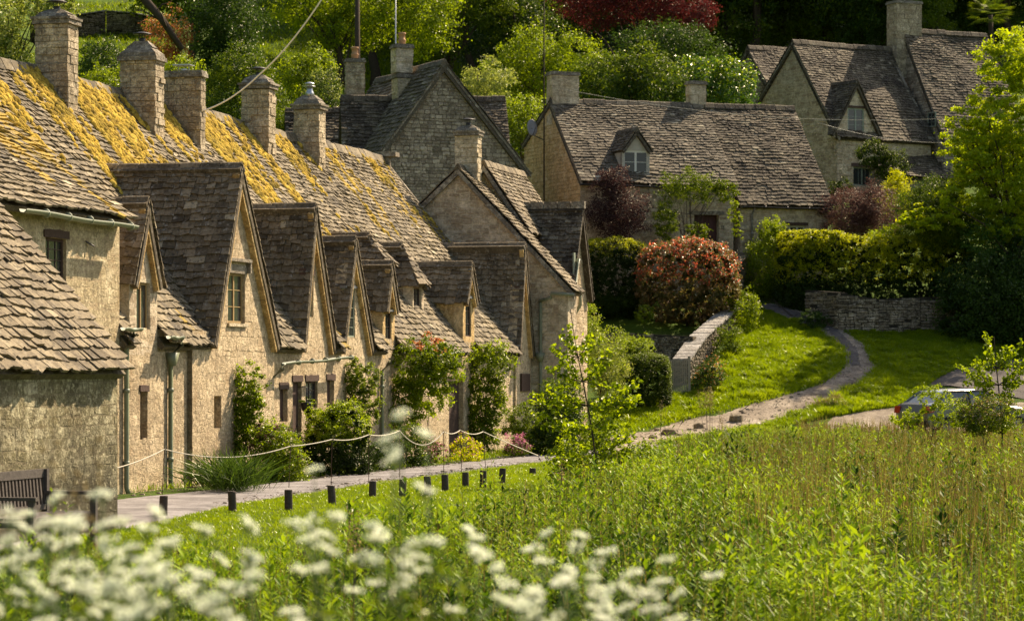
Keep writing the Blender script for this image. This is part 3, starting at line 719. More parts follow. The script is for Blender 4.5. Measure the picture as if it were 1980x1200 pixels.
# --- cottage A, two full storeys, nearest
zeA = Z(421, S(231), .3); 
A, wA, rA = cottage('cottage', 'tall stone cottage at the left edge with ochre upper wall and leaded window', -12.5, sA,
    holes=[(S(88), S(128), Z(565, S(88)), Z(458, S(88)))], te=.3, ze=zeA, seed=11, clean=clean, wallm=('wall_a', 'mort_row'), mossn=5000, slatem='slate_row')
a0, a1 = S(88), S(128); z0, z1 = Z(565, a0), Z(458, a0)
window(ROW, a0, a1, z0, z1, -.06, M['timber'], 3, 5, A, fw=.05, curtain='sides'); lintel(ROW, a0, a1, z1, .13, 0., M['timber'], A, .09)
gutter(A, ROW, S(0), S(262, .38), .38, Z(404, S(5), .38), Z(437, S(262, .38), .38)-.0, .07)
mb = MB(); p = ROW.P(S(165), 0, Z(466, S(165))); mb.tube([p, p + ROW.n*.1 + ROW.d*.14 + UP*-.08], .016, 6); mb.build('wall_hook', M['darkmetal'], A)
# --- cottage 1 : dormers D0 D1
s1b = S(540)
h1 = [(S(271), S(285), Z(850, S(271)), Z(757, S(271))), (S(404), S(418), Z(828, S(404)), Z(765, S(404)))]
K1, w1, r1 = cottage('cottage', 'stone cottage whose large gable has a two-light stone mullion window', sA, s1b, holes=h1, seed=12, clean=clean, proud=[(S(362), S(521), .10)], mossn=9000, cuts=[(S(250), S(304)), (sd1a, sd1b)])
dormer(K1, ROW, S(250), S(304), S(277), Z(541, S(277)), Z(386, S(277)), zb=2.4, win=(S(264), S(290), Z(655, S(264)), Z(545, S(264))), wallm=('wall_pale', 'mort_pale'), seed=21)
window(ROW, S(265), S(289), Z(654, S(264)), Z(546, S(264)), -.05, M['boardwood'], 1, 1, K1, fw=.035, mull=[.5])
wx = (S(431), S(464), Z(625, S(445)), Z(528, S(445)))
dormer(K1, ROW, sd1a, sd1b, S(446), 2.72, Z(318, S(446)), tf=.10, zb=2.5, win=wx, seed=22, over=.14, wthick=.34)
window(ROW, wx[0], wx[1], wx[2], wx[3], .045, M['boardwood'], 2, 3, K1, fw=.05, mull=[.5], label='tall two-light window with stone mullion in the large gable'); sill(ROW, wx[0], wx[1], wx[2], .10, M['quoin'], K1)
mb = MB(); a, b = wx[0]-.12, wx[1]+.16; zz = wx[3]+.22
fbox(mb, ROW, a, b, .09, .2, zz, zz+.06); fbox(mb, ROW, a, a+.07, .09, .19, zz-.2, zz); fbox(mb, ROW, b-.07, b, .09, .19, zz-.2, zz); fbox(mb, ROW, wx[0]-.06, wx[1]+.06, .06, .115, wx[3], wx[3]+.16); mb.build('hood_mould', M['capst'], K1)
for h, mt in ((h1[0], 'timber'), (h1[1], 'boardwood')):
    mb = MB(); fbox(mb, ROW, h[0], h[1], -.2, -.12 + (.1 if mt == 'boardwood' else 0), h[2], h[3]); mb.build('shutter', M[mt], K1)
lintel(ROW, h1[0][0], h1[0][1], h1[0][3], .11, 0., M['timber'], K1, .04)
rchim(K1, 68, 131, 47, seed=4, cap='step', haunch=.16); 
# --- cottage 2 : D2 D3
s2b = S(722)
h2 = [(S(541), S(556), Z(815, S(541)), Z(752, S(541))), (S(566), S(583), .05, Z(738, S(566))), (S(591), S(614), Z(790, S(591)), Z(737, S(591))), (S(632), S(646), Z(785, S(632)), Z(735, S(632)))]
K2, w2, r2 = cottage('cottage', 'stone cottage with two steep narrow gables above a crooked sage gutter', s1b, s2b, holes=h2, seed=13, clean=clean, mossn=9000, cuts=[(S(578), S(641)), (S(655), S(715))])
w_ = (S(590), S(606), Z(612, S(590)), Z(531, S(590)))
dormer(K2, ROW, S(578), S(641), S(601), 2.66, Z(397, S(601)), zb=2.4, win=w_, seed=23)
window(ROW, *w_, -.05, M['sagepaint'], 1, 3, K2, fw=.03); lintel(ROW, w_[0], w_[1], w_[3], .12, 0., M['timber'], K2, .05)
w_ = (S(667), S(686), Z(651, S(667)), Z(556, S(667)))
dormer(K2, ROW, S(655), S(715), S(679), 2.66, Z(460, S(679)), zb=2.4, win=w_, seed=24)
window(ROW, *w_, -.015, M['sagepaint'], 2, 5, K2, fw=.035, label='tall leaded window with grey-green frame'); lintel(ROW, w_[0], w_[1], w_[3], .05, .02, M['lead'], K2, .06)
for i, h in enumerate(h2):
    if i == 1: door(ROW, h[0], h[1], h[2], h[3], -.08, M['timber'], K2, 3)
    elif i == 2: window(ROW, h[0], h[1], h[2], h[3], -.05, M['timber'], 2, 3, K2, fw=.04)
    else:
        mb = MB(); fbox(mb, ROW, h[0], h[1], -.2, -.1, h[2], h[3]); mb.build('shutter', M['timber'], K2)
    lintel(ROW, h[0], h[1], h[3], .13, 0., M['timber'], K2, .05)
gutter(K2, ROW, S(548, .3), S(678, .3), .32, Z(701, S(548, .3), .32), Z(689, S(678, .3), .32), .055)
downpipe(K2, ROW, S(528, .1), 0., 0., Z(703, S(528)), off=.3)
downpipe(K1, ROW, S(249, .1), 0., .0, Z(636, S(249)), off=.2); gutter(K1, ROW, S(238, .3), S(272, .3), .3, Z(634, S(250, .3), .3))
downpipe(K1, ROW, S(334, .1), 0., .0, Z(655, S(334)), off=.28, hopper=True); gutter(K1, ROW, S(326, .3), S(352, .3), .3, Z(650, S(330, .3), .3))
rchim(K1, 232, 300, 118, seed=5, cap='rough', cowl='hat')
rchim(K1, 313, 388, 150, seed=6, cap='flat', cowl='bent', depth=.3)
rchim(K2, 467, 519, 172, seed=7, cap='step', cowl='hat', haunch=.2, z_base=5.8)
rchim(K2, 568, 617, 212, seed=8, cap='step', cowl='white', haunch=.24, z_base=5.8)
# --- cottage 3 : D4 and the two hipped dormers
s3b = S(868)
h3 = []
K3, w3, r3 = cottage('cottage', 'stone cottage with one tiny gabled and two hipped dormers behind the rose', s2b, s3b, holes=h3, seed=14, clean=clean, mossn=7000, cuts=[(S(740), S(763))])
w_ = (S(745), S(757), Z(690, S(745)), Z(602, S(745)))
dormer(K3, ROW, S(740), S(763), S(749.5), Z(592, S(750)), Z(506, S(750)), zb=2.4, win=w_, wallm=('wall_ochre', 'mort_ochre'), seed=25)
window(ROW, *w_, -.035, M['timber'], 1, 3, K3, fw=.03); lintel(ROW, w_[0], w_[1], w_[3], .05, .03, M['lead'], K3, .04)
for k_, (pa, pb, yb, ye, yr) in enumerate(((738, 752, 600, 505, 450), (799, 816, 620, 545, 470))):
    tq = -.6; a, b = S(pa, tq), S(pb, tq); w_ = (a+.05, b-.05, Z(yb, a, tq), Z(ye+2, a, tq))
    dormer(K3, ROW, a-.05, b+.15, (a+b)/2+.05, Z(ye, a, tq), Z(yr, a, tq), tf=tq, zb=Z(yb, a, tq)-.1, win=w_, hip=.55, over=.14, seed=26+k_, wallm=('wall_pale', 'mort_pale'))
    window(ROW, *w_, tq-.06, M['timber'], 2, 3, K3, fw=.045)
downpipe(K3, ROW, S(742, .1), 0., .0, Z(692, S(742)), off=.25)
# --- cottage 4 : D6, D7
s4b = 30.15
h4 = [(S(862), S(896), .02, Z(737, S(862)))]
K4, w4, r4 = cottage('cottage', 'stone cottage with a wide dark doorway at the end of the mossy roof', s3b, s4b, holes=h4, seed=15, clean=clean, mossn=2500, cuts=[(S(895), S(917)), (S(993), s4b)])
w_ = (S(900), S(911), Z(650, S(900)), Z(576, S(900)))
dormer(K4, ROW, S(895), S(917), S(905), Z(578, S(905)), Z(508, S(905)), zb=2.4, win=w_, wallm=('wall_ochre', 'mort_ochre'), seed=28)
window(ROW, *w_, -.035, M['timber'], 1, 3, K4, fw=.03); lintel(ROW, w_[0], w_[1], w_[3], .06, .03, M['lead'], K4, .04)
dormer(K4, ROW, S(993), S(1022), S(1004), 2.66, Z(472, S(1004)), tf=.06, zb=-.3, win=None, seed=29)
lintel(ROW, S(1000), S(1012), Z(560, S(1000)), .1, .06, M['timber'], K4, .05)
door(ROW, h4[0][0], h4[0][1], h4[0][2], h4[0][3], -.12, M['timber'], K4, 4, 'dark brown plank door in a deep opening'); lintel(ROW, h4[0][0], h4[0][1], h4[0][3], .12, .0, M['timber'], K4, .03)
gutter(K4, ROW, S(818, .3), S(892, .3), .32, Z(688, S(818, .3), .32), Z(680, S(892, .3), .32), .055)
mb = MB(); a, b = S(1006, .07), S(1022, .07); fbox(mb, ROW, a, b, .07, .12, Z(756, a, .1), Z(722, a, .1)); mb.build('shutter', M['timber'], K4)
# --- end verge wall of the long roof
mb = MB(); n = 22
for i in range(n):
    t_a = TR + (TE - .1 - TR)*i/n; t_b = TR + (TE - .1 - TR)*(i+1)/n - .01; h = .16
    mb.hexa([ROW.P(s4b-.02, t_b, zmain(t_b)-.22), ROW.P(s4b+.1, t_b, zmain(t_b)-.22), ROW.P(s4b+.1, t_a, zmain(t_a)-.22), ROW.P(s4b-.02, t_a, zmain(t_a)-.22),
             ROW.P(s4b-.02, t_b, zmain(t_b)+h*.3), ROW.P(s4b+.1, t_b, zmain(t_b)+h*.3), ROW.P(s4b+.1, t_a, zmain(t_a)+h*.3), ROW.P(s4b-.02, t_a, zmain(t_a)+h*.3)], random.random()*.5)
mb.build('verge', M['capst'], K4)
mb = MB(); p = ROW.P(s4b, TR, ZR); mb.box(p+[0, 0, .12], ROW.d*.2, ROW.n*.42, UP*.06); mb.box(p+[0, 0, -.1], ROW.d*.1, ROW.n*.2, UP*.3); mb.build('ridge_stone', M['capst'], K4)

# --- B : taller end cottage, gable towards us
def gab(name, label, s0, s1, tr, zr, tf, ef, tb, eb, wallm, slatem, seed, over=.12, ms_=True, verge_l=True):
    rt = thing(name, ROW.P((s0+s1)/2, tr, 0), label, 'cottage'); mc, ms = MB(), MB()
    pl = [(tb, -.3), (tf, -.3), (tf, ef), (tr, zr-.02), (tb, eb)]
    panel(mc, ms if ms_ else None, ROW.P(s0, 0), ROW.n, pl, [], .3, (.13, .40, .14), .02, 1, seed, .02)
    panel(mc, ms, ROW.P(0, tf), ROW.d, [(s0+.3, -.3), (s1, -.3), (s1, ef), (s0+.3, ef)], [], .3, (.15, .42, .14), .014, 1, seed+1)
    fbox(mc, ROW, s1-.3, s1, tb, tf-.3, -.3, min(ef, eb)); fbox(mc, ROW, s0+.3, s1-.3, tb, tb+.3, -.3, eb)
    mesh_np('wall', mc.v + ms.v, mc.f + [[i+len(mc.v) for i in f] for f in ms.f], [M[wallm[1]], M[wallm[0]]], rt, mc.t+ms.t, mc.m+ms.m)
    r = MB(); m = (zr-ef)/(tf-tr); to = tf+.22; zo = ef-.22*m; L = math.hypot(to-tr, zr-zo); V = (-ROW.n*(to-tr) + UP*(zr-zo))/L
    S_ = s1-s0+over
    tiles(r, ROW.P(s0-over, to, zo+.06), ROW.d, V, [(0, 0), (S_, 0), (S_, L), (0, L)], .15, seed=seed, amp=.03)
    m2 = (zr-eb)/(tr-tb); tbo = tb-.1; zbo = eb-.1*m2; L2 = math.hypot(tr-tbo, zr-zbo); V2 = (ROW.n*(tr-tbo) + UP*(zr-zbo))/L2
    tiles(r, ROW.P(s1, tbo, zbo+.06), -ROW.d, V2, [(0, 0), (S_, 0), (S_, L2), (0, L2)], .15, seed=seed+3, amp=.03)
    ridge(r, ROW.P(s0-over, tr, zr+.08), ROW.P(s1, tr, zr+.08), w=.12)
    r.build('roof', M[slatem], rt)
    for ta, za, tb_, zb_ in ((tr, zr, to, zo), (tr, zr, tbo, zbo)):
        v = MB(); n = int(math.hypot(ta-tb_, za-zb_)/.4)
        for i in range(n):
            q0, q1 = i/n, (i+.985)/n; x0, x1 = ta+(tb_-ta)*q0, ta+(tb_-ta)*q1; y0, y1 = za+(zb_-za)*q0, za+(zb_-za)*q1
            j = random.gauss(0, .008)
            P = lambda s_, t_, z_: ROW.P(s_, t_, z_)
            v.hexa([P(s0-over-.01, x0, y0-.17+j), P(s0-over-.01, x1, y1-.17+j), P(s0, x1, y1-.17+j), P(s0, x0, y0-.17+j), P(s0-over-.01, x0, y0-.0), P(s0-over-.01, x1, y1-.0), P(s0, x1, y1-.0), P(s0, x0, y0-.0)], random.random()*.6)
        v.build('verge', M['capst'], rt)
    return rt
sB = s4b + .12
tb_r = ROW.T(887, sB); zB = Z(327, sB, tb_r); tf_B = ROW.T(1108, sB); zeB = Z(562, sB, tf_B)
B = gab('cottage', 'end cottage of the terrace with pale rubble gable facing us and tall chimney', sB, sB+1.1, tb_r, zB, tf_B-.15, zeB+.15, -4.6, 5.4, ('wall_pale', 'mort_pale'), 'slate_left', 41)
a = S(880, tb_r); chimney(B, ROW, sB+.5, sB+.95, ROW.T(880, sB+.5), ROW.T(923, sB+.5), zB-.7, Z(262, sB+.5, tb_r), seed=9, cap='step', cowl='hat', mat='quoin', haunch=.16)
downpipe(B, Fr(*(ROW.P(sB, 0)[:2]), *ROW.n[:2]), ROW.T(1045, sB-.06), .0, .0, Z(580, sB, .6), off=.05, hopper=True, swan=1.5)
mb = MB(); mb.tube([ROW.P(sB-.1, ROW.T(1045, sB), Z(582, sB, .5)), ROW.P(sB-.16, ROW.T(1068, sB), Z(575, sB, .5)), ROW.P(sB-.16, ROW.T(1068, sB), Z(567, sB, .5)), ROW.P(sB-.16, ROW.T(1112, sB), Z(570, sB, 1.2))], .045, 8); mb.build('downpipe', M['pipe'], B, True)
mb = MB(); fbox(mb, ROW, sB-.03, sB+.3, tf_B-.4, tf_B-.14, -.3, zeB+.1); mb.build('quoins', M['quoin'], B)
# B2, a step higher behind B
s2 = sB + 1.2; t2 = ROW.T(937, s2); z2 = Z(320, s2, t2); t2f = ROW.T(1012, s2); z2f = Z(432, s2, t2f)
B2 = gab('cottage', 'cottage stepping up behind the pale gable chimney with ochre strip under its verge', s2, s2+4.6, t2, z2, t2f, z2f, -4.6, 4.4, ('wall_ochre', 'mort_ochre'), 'slate_left', 43)
# D8: forward wing with its left slope towards us
F8 = ROW; s8p = s2+1.75; t8 = ROW.T(1121, s8p); z8 = Z(402, s8p, .5)
W8 = thing('cottage', ROW.P(s8p, .2, 0), 'cottage wing with dark slate slope under a row of coping stones', 'cottage')
mc, ms = MB(), MB(); sl8, sr8 = s8p-1.35, s8p+1.35; zl8 = Z(568, sl8, t8); 
panel(mc, ms, ROW.P(0, t8-.08), ROW.d, [(sl8, -.3), (sr8, -.3), (sr8, zl8), (s8p, z8-.05), (sl8, zl8)], [], .3, (.15, .4, .14), .014, 1, 44)
panel(mc, ms, ROW.P(sl8+.05, 0), ROW.n, [(-2.2, -.3), (t8-.1, -.3), (t8-.1, zl8), (-2.2, zl8)], [], .28, (.15, .4, .14), .014, 1, 45); fbox(mc, ROW, sr8-.3, sr8-.05, -2.2, t8-.4, -.3, zl8)
mesh_np('wall', mc.v + ms.v, mc.f + [[i+len(mc.v) for i in f] for f in ms.f], [M['mort_row'], M['wall_row']], W8, mc.t+ms.t, mc.m+ms.m)
r = MB(); L = math.hypot(1.35, z8-zl8)
for s_, U, sg in ((sl8, ROW.n, 1), (sr8, -ROW.n, -1)):
    V = (ROW.d*1.35*sg + UP*(z8-zl8))/L; pl = [(-2.3, -.12), (t8+.1, -.12), (t8+.1, L), (-2.3, L)]
    if sg < 0: pl = [(-a, b) for a, b in pl][::-1]
    tiles(r, ROW.P(s_, 0, zl8), U, V, pl, .15, seed=46+sg, amp=.02)
r.build('roof', M['slate_dark'], W8)
mb = MB(); ta = -2.3
while ta < t8: mb.box(ROW.P(s8p, ta+.2, z8+.08), ROW.n*.19, ROW.d*.1, UP*.1, random.random()*.5); ta += .4
mb.build('coping', M['capst'], W8)
mb = MB(); a = t8-.02; sl_ = sl8
mb.tube([ROW.P(s8p-.9, t8+.16, zl8+1.0), ROW.P(s8p-1.1, t8+.12, zl8+.2), ROW.P(s8p-1.2, t8+.28, zl8+.1), ROW.P(s8p-1.2, t8+.28, zl8-.3), ROW.P(s8p-1.2, t8+.06, zl8-.7), ROW.P(s8p-1.2, t8+.06, .3)], .05, 8); mb.build('downpipe', M['pipe'], W8, True)
mb = MB(); mb.box(ROW.P(s8p-1.0, t8+.06, zl8+.75), ROW.n*.02, ROW.d*.09, UP*.42); mb.build('cover_board', M['sagepaint'], W8)

# --- A2 : low outbuilding in the left foreground
F2 = Fr(-5.27, 38.0, .248, 1.0)
O2 = thing('outbuilding', F2.P(-4, -1.2, 0), 'low outbuilding with damp mossy wall and steep tan slate roof, left foreground', 'outbuilding')
mc, ms = MB(), MB(); ze2 = 2.27
panel(mc, ms, F2.P(0, 0), F2.d, [(-11, -.3), (0, -.3), (0, ze2), (-11, ze2)], [], .35, (.13, .55, .2), .004, 1, 51, .005, 1.6)
pl = [(-5.2, -.3), (-.35, -.3), (-.35, ze2), (-2.6, 5.6), (-5.2, 1.9)]
panel(mc, None, F2.P(-.01, 0), -F2.n, [(-a, b) for a, b in pl][::-1], [], .3)
mesh_np('wall', mc.v + ms.v, mc.f + [[i+len(mc.v) for i in f] for f in ms.f], [M['mort_moss'], M['wall_moss']], O2, mc.t+ms.t, mc.m+ms.m)
r = MB(); te2 = .16; m2 = 1.18; L = 2.8*math.hypot(1, m2); V = (-F2.n + UP*m2)/math.hypot(1, m2)
tiles(r, F2.P(-11, te2, ze2-.13), F2.d, V, [(0, 0), (11.08, 0), (11.08, L), (0, L)], .152, (.11, .25), th=.036, seed=52, amp=.06)
V = (F2.n + UP*m2)/math.hypot(1, m2); tiles(r, F2.P(.08, te2-5.6, ze2-.13), -F2.d, V, [(0, 0), (11.08, 0), (11.08, L), (0, L)], .3, (.4, .7), seed=53)
r.build('roof', M['slate_left'], O2)
# ---------------------------------------------------------------- houses beyond the terrace
def house(name, label, F, s0, s1, tb, zef, tr, zr, zeb, zbase, wallm, slatem, holes=(), seed=60, over=.1, near=True, far=False, eo=.25, ch=.15, st=(.13, .36, .14), gmat=None, gholes=(), tf=0., cat='cottage'):
    rt = thing(name, F.P((s0+s1)/2, tb/2, zbase), label, cat); mc, ms = MB(), MB()
    panel(mc, ms, F.P(0, tf), F.d, [(s0, zbase), (s1, zbase), (s1, zef), (s0, zef)], holes, .3, st, .02, 1, seed, .018)
    panel(mc, None, F.P(0, tb), -F.d, [(-s1, zbase), (-s0, zbase), (-s0, zeb), (-s1, zeb)], [], .3)
    pl = [(tb, zbase), (tf-.3, zbase), (tf-.3, zef), (tr, zr-.03), (tb, zeb)]
    gm = [M[wallm[1]], M[wallm[0]]]
    if gmat: gc, gs = MB(), MB()
    else: gc, gs = mc, ms
    pln = [(tb, zbase), (tf, zbase), (tf, zef), (tr, zr-.03), (tb, zeb)]
    panel(gc, gs if near else None, F.P(s0, 0), F.n, pln, gholes, .3, st, .022, 1, seed+5, .02)
    panel(mc, ms if far else None, F.P(s1, 0), -F.n, [(-a, b) for a, b in pl][::-1], [], .3, st, .012, 1, seed+6)
    mesh_np('wall', mc.v + ms.v, mc.f + [[i+len(mc.v) for i in f] for f in ms.f], gm, rt, mc.t+ms.t, mc.m+ms.m)
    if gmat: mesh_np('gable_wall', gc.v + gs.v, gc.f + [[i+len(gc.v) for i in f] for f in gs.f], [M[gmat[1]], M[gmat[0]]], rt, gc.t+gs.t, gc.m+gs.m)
    r = MB(); m = (zr-zef)/(tf-tr); to = tf+eo; zo = zef-eo*m+.06; L = math.hypot(to-tr, zr-zo); V = (-F.n*(to-tr) + UP*(zr-zo))/L; W = s1-s0+2*over
    tiles(r, F.P(s0-over, to, zo), F.d, V, [(0, 0), (W, 0), (W, L), (0, L)], ch, seed=seed, amp=.09)
    m2 = (zr-zeb)/(tr-tb); tbo = tb-.15; zbo = zeb-.15*m2+.06; L2 = math.hypot(tr-tbo, zr-zbo); V2 = (F.n*(tr-tbo) + UP*(zr-zbo))/L2
    tiles(r, F.P(s1+over, tbo, zbo), -F.d, V2, [(0, 0), (W, 0), (W, L2), (0, L2)], .2, (.2, .45), seed=seed+1, amp=.05)
    ridge(r, F.P(s0-over, tr, zr+.05), F.P(s1+over, tr, zr+.05), w=.15)
    ro = r.build('roof', M[slatem], rt)
    for sx, sg in ((s0, -1), (s1, 1)):
        for ta, za, tb_, zb_ in ((tr, zr, to, zo), (tr, zr, tbo, zbo)):
            v = MB(); n = int(math.hypot(ta-tb_, za-zb_)/.45)
            for i in range(n):
                q0, q1 = i/n, (i+.985)/n; x0, x1 = ta+(tb_-ta)*q0, ta+(tb_-ta)*q1; y0, y1 = za+(zb_-za)*q0-.02, za+(zb_-za)*q1-.02; A_, B_ = sorted((sx, sx+sg*(over-.005)))
                v.hexa([F.P(A_, x0, y0-.13), F.P(A_, x1, y1-.13), F.P(B_, x1, y1-.13), F.P(B_, x0, y0-.13), F.P(A_, x0, y0), F.P(A_, x1, y1), F.P(B_, x1, y1), F.P(B_, x0, y0)], random.random()*.6)
            if v.v: v.build('verge', M['capst'], rt)
    return rt, (lambda t: zef + (tf-t)*m), m

# --- C : big grey gable above the end of the terrace
FC = Fr(*(pt(1012, 0, 98)[:2]), -.42, 1.0)       # facade on its right side, gable towards us
def gC(px, py): 
    t = FC.T(px, 0); return t, FC.Z(py, 0, t)
tA, zA_ = gC(857, 121); tL, zL = gC(700, 345); _, zRr = gC(1010, 322)
H, _, _ = house('house', 'large grey rubble-stone house with a broad gable rising above the end of the terrace', FC, 0, 6.5, tL, zRr, tA, zA_, zL, 2.0, ('wall_grey', 'mort_grey'), 'slate_far', seed=61, st=(.12, .34, .12), over=.14)
a = 2.2; ta = FC.T(769, a); b = FC.T(800, a)
chimney(H, FC, a, a+.6, ta, b, zA_-2.2, FC.Z(150, a, ta), seed=62, cap='flat', cowl=None, mat='quoin')
chimney(H, FC, a+.06, a+.54, FC.T(767, a), FC.T(798, a)+.02, FC.Z(140, a, ta), FC.Z(92, a, ta), seed=63, cap='flat', cowl='pot', mat='quoin', ch=.2)
# left wing facing us, its end gable on the left
FW = Fr(*(pt(668, 0, 97.5)[:2]), 1.0, .12)
zr_ = FW.Z(192, .6, -1.6)
H2, _, _ = house('house', 'low wing of the big grey house with square slate slope', FW, 0, 2.9, -3.2, FW.Z(322, 0, 0), -1.5, zr_, FW.Z(322, 0, 0), 2.0, ('wall_grey', 'mort_grey'), 'slate_dark', seed=64, over=.08)
a = FW.S(667, -2.2); chimney(H2, FW, a+.02, FW.S(704, -2.2), -2.4, -1.9, 7, FW.Z(122, a, -2.2), seed=65, cap='flat', cowl='pot', mat='chim')
FW3 = Fr(*(pt(560, 0, 101)[:2]), 1.0, .12)
house('house', 'small slate-roofed annexe left of the big grey house, half hidden by a terrace chimney', FW3, 0, 2.4, -3.0, FW3.Z(305, 1.5, 0), -1.5, FW3.Z(214, 1.5, -1.5), 8.0, 2.0, ('wall_grey', 'mort_grey'), 'slate_dark', seed=66)
FW4 = Fr(*(pt(880, 0, 103)[:2]), 1.0, .10)
house('house', 'rear range of the big grey house with a slate slope right of its gable', FW4, 0, FW4.S(985, 0), -4, FW4.Z(312, 2, 0), -2.0, FW4.Z(190, 1.2, -2), 9.5, 3.0, ('wall_grey', 'mort_grey'), 'slate_dark', seed=67, over=.05)

# --- E : long cottage with the ochre end gable
FE = Fr(*(pt(1122, 0, 104)[:2]), math.cos(R(20)), math.sin(R(20)))
zeE = FE.Z(347, 0, .0)+.12; sE1 = FE.S(1418, 0); sEnd = FE.S(1598, 0); trE = -3.0; zrE = FE.Z(197, 1, trE); bE = -5.9
dS = (FE.S(1342), FE.S(1390), FE.Z(520, FE.S(1342)), FE.Z(415, FE.S(1342)))
E_, zmE, mE = house('cottage', 'long cottage with ochre end gable, white dormer window and dark plank door', FE, 0, sE1, bE, zeE, trE, zrE, zeE+1.6, 4.2, ('wall_pale', 'mort_pale'), 'slate_far', holes=[dS], seed=70, gmat=('wall_gable_lit', 'mort_ochre'), st=(.12, .34, .14), over=.06)
door(FE, dS[0], dS[1], dS[2], dS[3], -.2, M['doorwood'], E_, 6); lintel(FE, dS[0], dS[1], dS[3], .14, 0., M['capst'], E_, .22)
mb = MB(); x = FE.S(1395); z = FE.Z(441, x)      # house number 11
for q in (0, .07):
    fbox(mb, FE, x+q, x+q+.022, .022, .034, z-.05, z+.1); fbox(mb, FE, x+q-.02, x+q-.001, .022, .034, z+.06, z+.08)
mb.build('house_number', M['darkmetal'], E_)
gutter(E_, FE, -.1, sE1, .32, zeE-.3, zeE-.33, .05, 'darkmetal')
zeE2 = FE.Z(392, sE1+1, .0)+.15; F_, zmF, mF = house('cottage', 'lower-eaved cottage adjoining the ochre-gabled one, with a white ground-floor window', FE, sE1+.22, sEnd, bE, zeE2, trE, FE.Z(209, sEnd-.5, trE), zeE+1.2, 4.2, ('wall_pale', 'mort_pale'), 'slate_dark', holes=[(FE.S(1512), FE.S(1556), FE.Z(470, FE.S(1512)), FE.Z(436, FE.S(1512)))], seed=72, st=(.13, .38, .16), tf=.12)
h = (FE.S(1512), FE.S(1556), FE.Z(470, FE.S(1512)), FE.Z(436, FE.S(1512)))
window(FE, *h, .0, M['whitepaint'], 3, 2, F_, fw=.06, mull=[.33, .66]); lintel(FE, h[0], h[1], h[3], .12, .12, M['timber'], F_, .08)
gutter(F_, FE, sE1+.2, sEnd, .47, zeE2-.32, zeE2-.34, .05, 'darkmetal'); downpipe(F_, FE, FE.S(1450), .12, 5.5, zeE2-.3, mat='coping', off=.3)
# dormer of E
def fdormer(parent, F, pa, pb, yb, ye, yp, tf, zm, m, wmat, frame, roofm, seed, nx=2, nzz=2, over=.14, zlow=None, half=None, win=None, curt=True, mull=(.5,), ch=.13):
    a, b = F.S(pa, tf), F.S(pb, tf); c = (a+b)/2; zb_, zl, zp = F.Z(yb, c, tf), F.Z(ye, c, tf), F.Z(yp, c, tf); hw = half or (b-a)/2
    th_ = lambda z: tf - (z - zm(tf))/m
    mc, ms = MB(), MB(); w_ = win or (a+.04, b-.04, zb_+.02, zl-.02)
    zg = zl if zlow is None else zlow
    panel(mc, ms if wmat[0] != 'render' else None, F.P(0, tf), F.d, [(c-hw, zb_-.15), (c+hw, zb_-.15), (c+hw, zg), (c, zp), (c-hw, zg)] if zb_-.15 < zg-.01 else [(c-hw, zg), (c+hw, zg), (c, zp)], [w_], .2, (.12, .34, .13), .012, 1, seed)
    if zg - zm(tf) > .05:
        panel(mc, None, F.P(c-hw, 0), F.n, [(th_(zg), zg), (tf-.01, zm(tf)-.2), (tf-.01, zg)], [], .1)
        panel(mc, None, F.P(c+hw, 0), -F.n, [(-tf+.01, zg), (-tf+.01, zm(tf)-.2), (-th_(zg), zg)], [], .1)
    dm = mesh_np('dormer', mc.v + ms.v, mc.f + [[i+len(mc.v) for i in f] for f in ms.f], [M[wmat[1]], M[wmat[0]]], parent, mc.t+ms.t, mc.m+ms.m)
    r = MB(); Hh = zp-zg; Ls = math.hypot(Hh, hw)
    for s_, U, sg in ((c-hw, F.n, 1), (c+hw, -F.n, -1)):
        V = (F.d*hw*sg + UP*Hh)/Ls; ex = .12; O = F.P(s_, 0, zg) - V*ex; zO = zg - Hh/Ls*ex
        pl = [(min(th_(zO), tf)-.06, 0), (tf+over, 0), (tf+over, Ls+ex), (th_(zp)-.1, Ls+ex)]
        if sg < 0: pl = [(-p, q) for p, q in pl][::-1]
        tiles(r, O + UP*.06, U, V, pl, ch, (.14, .28), seed=seed+sg, amp=.02)
    ridge(r, F.P(c, tf+over, zp+.1), F.P(c, th_(zp)-.1, zp+.1), w=.09, h=.05, amp=.02); r.build('slate_roof', M[roofm], dm)
    window(F, *w_, tf-.03, M[frame], nx, nzz, parent, fw=.075, mull=list(mull), curtain=curt, bar=.02)
    return dm
tD = -.08; fdormer(E_, FE, 1203, 1256, 337, 290, 252, tD, zmE, mE, ('render', 'render'), 'whitepaint', 'slate_far', 73, 2, 2)
# chimneys of E
a = FE.S(1061, trE-.1); chimney(E_, FE, .0, FE.S(1109, trE-.4)-.0, trE-.45, trE+.15, zrE-.9, FE.Z(146, .3, trE), seed=74, cap='flat', cowl=None, mat='quoin', ch=.36, bw=.6)
a = FE.S(1330, trE-.2); chimney(E_, FE, a, FE.S(1360, trE-.2), trE-.4, trE+.05, zrE-.6, FE.Z(163, a, trE), seed=75, cap='flat', cowl=None, mat='quoin', ch=.36, bw=.6)
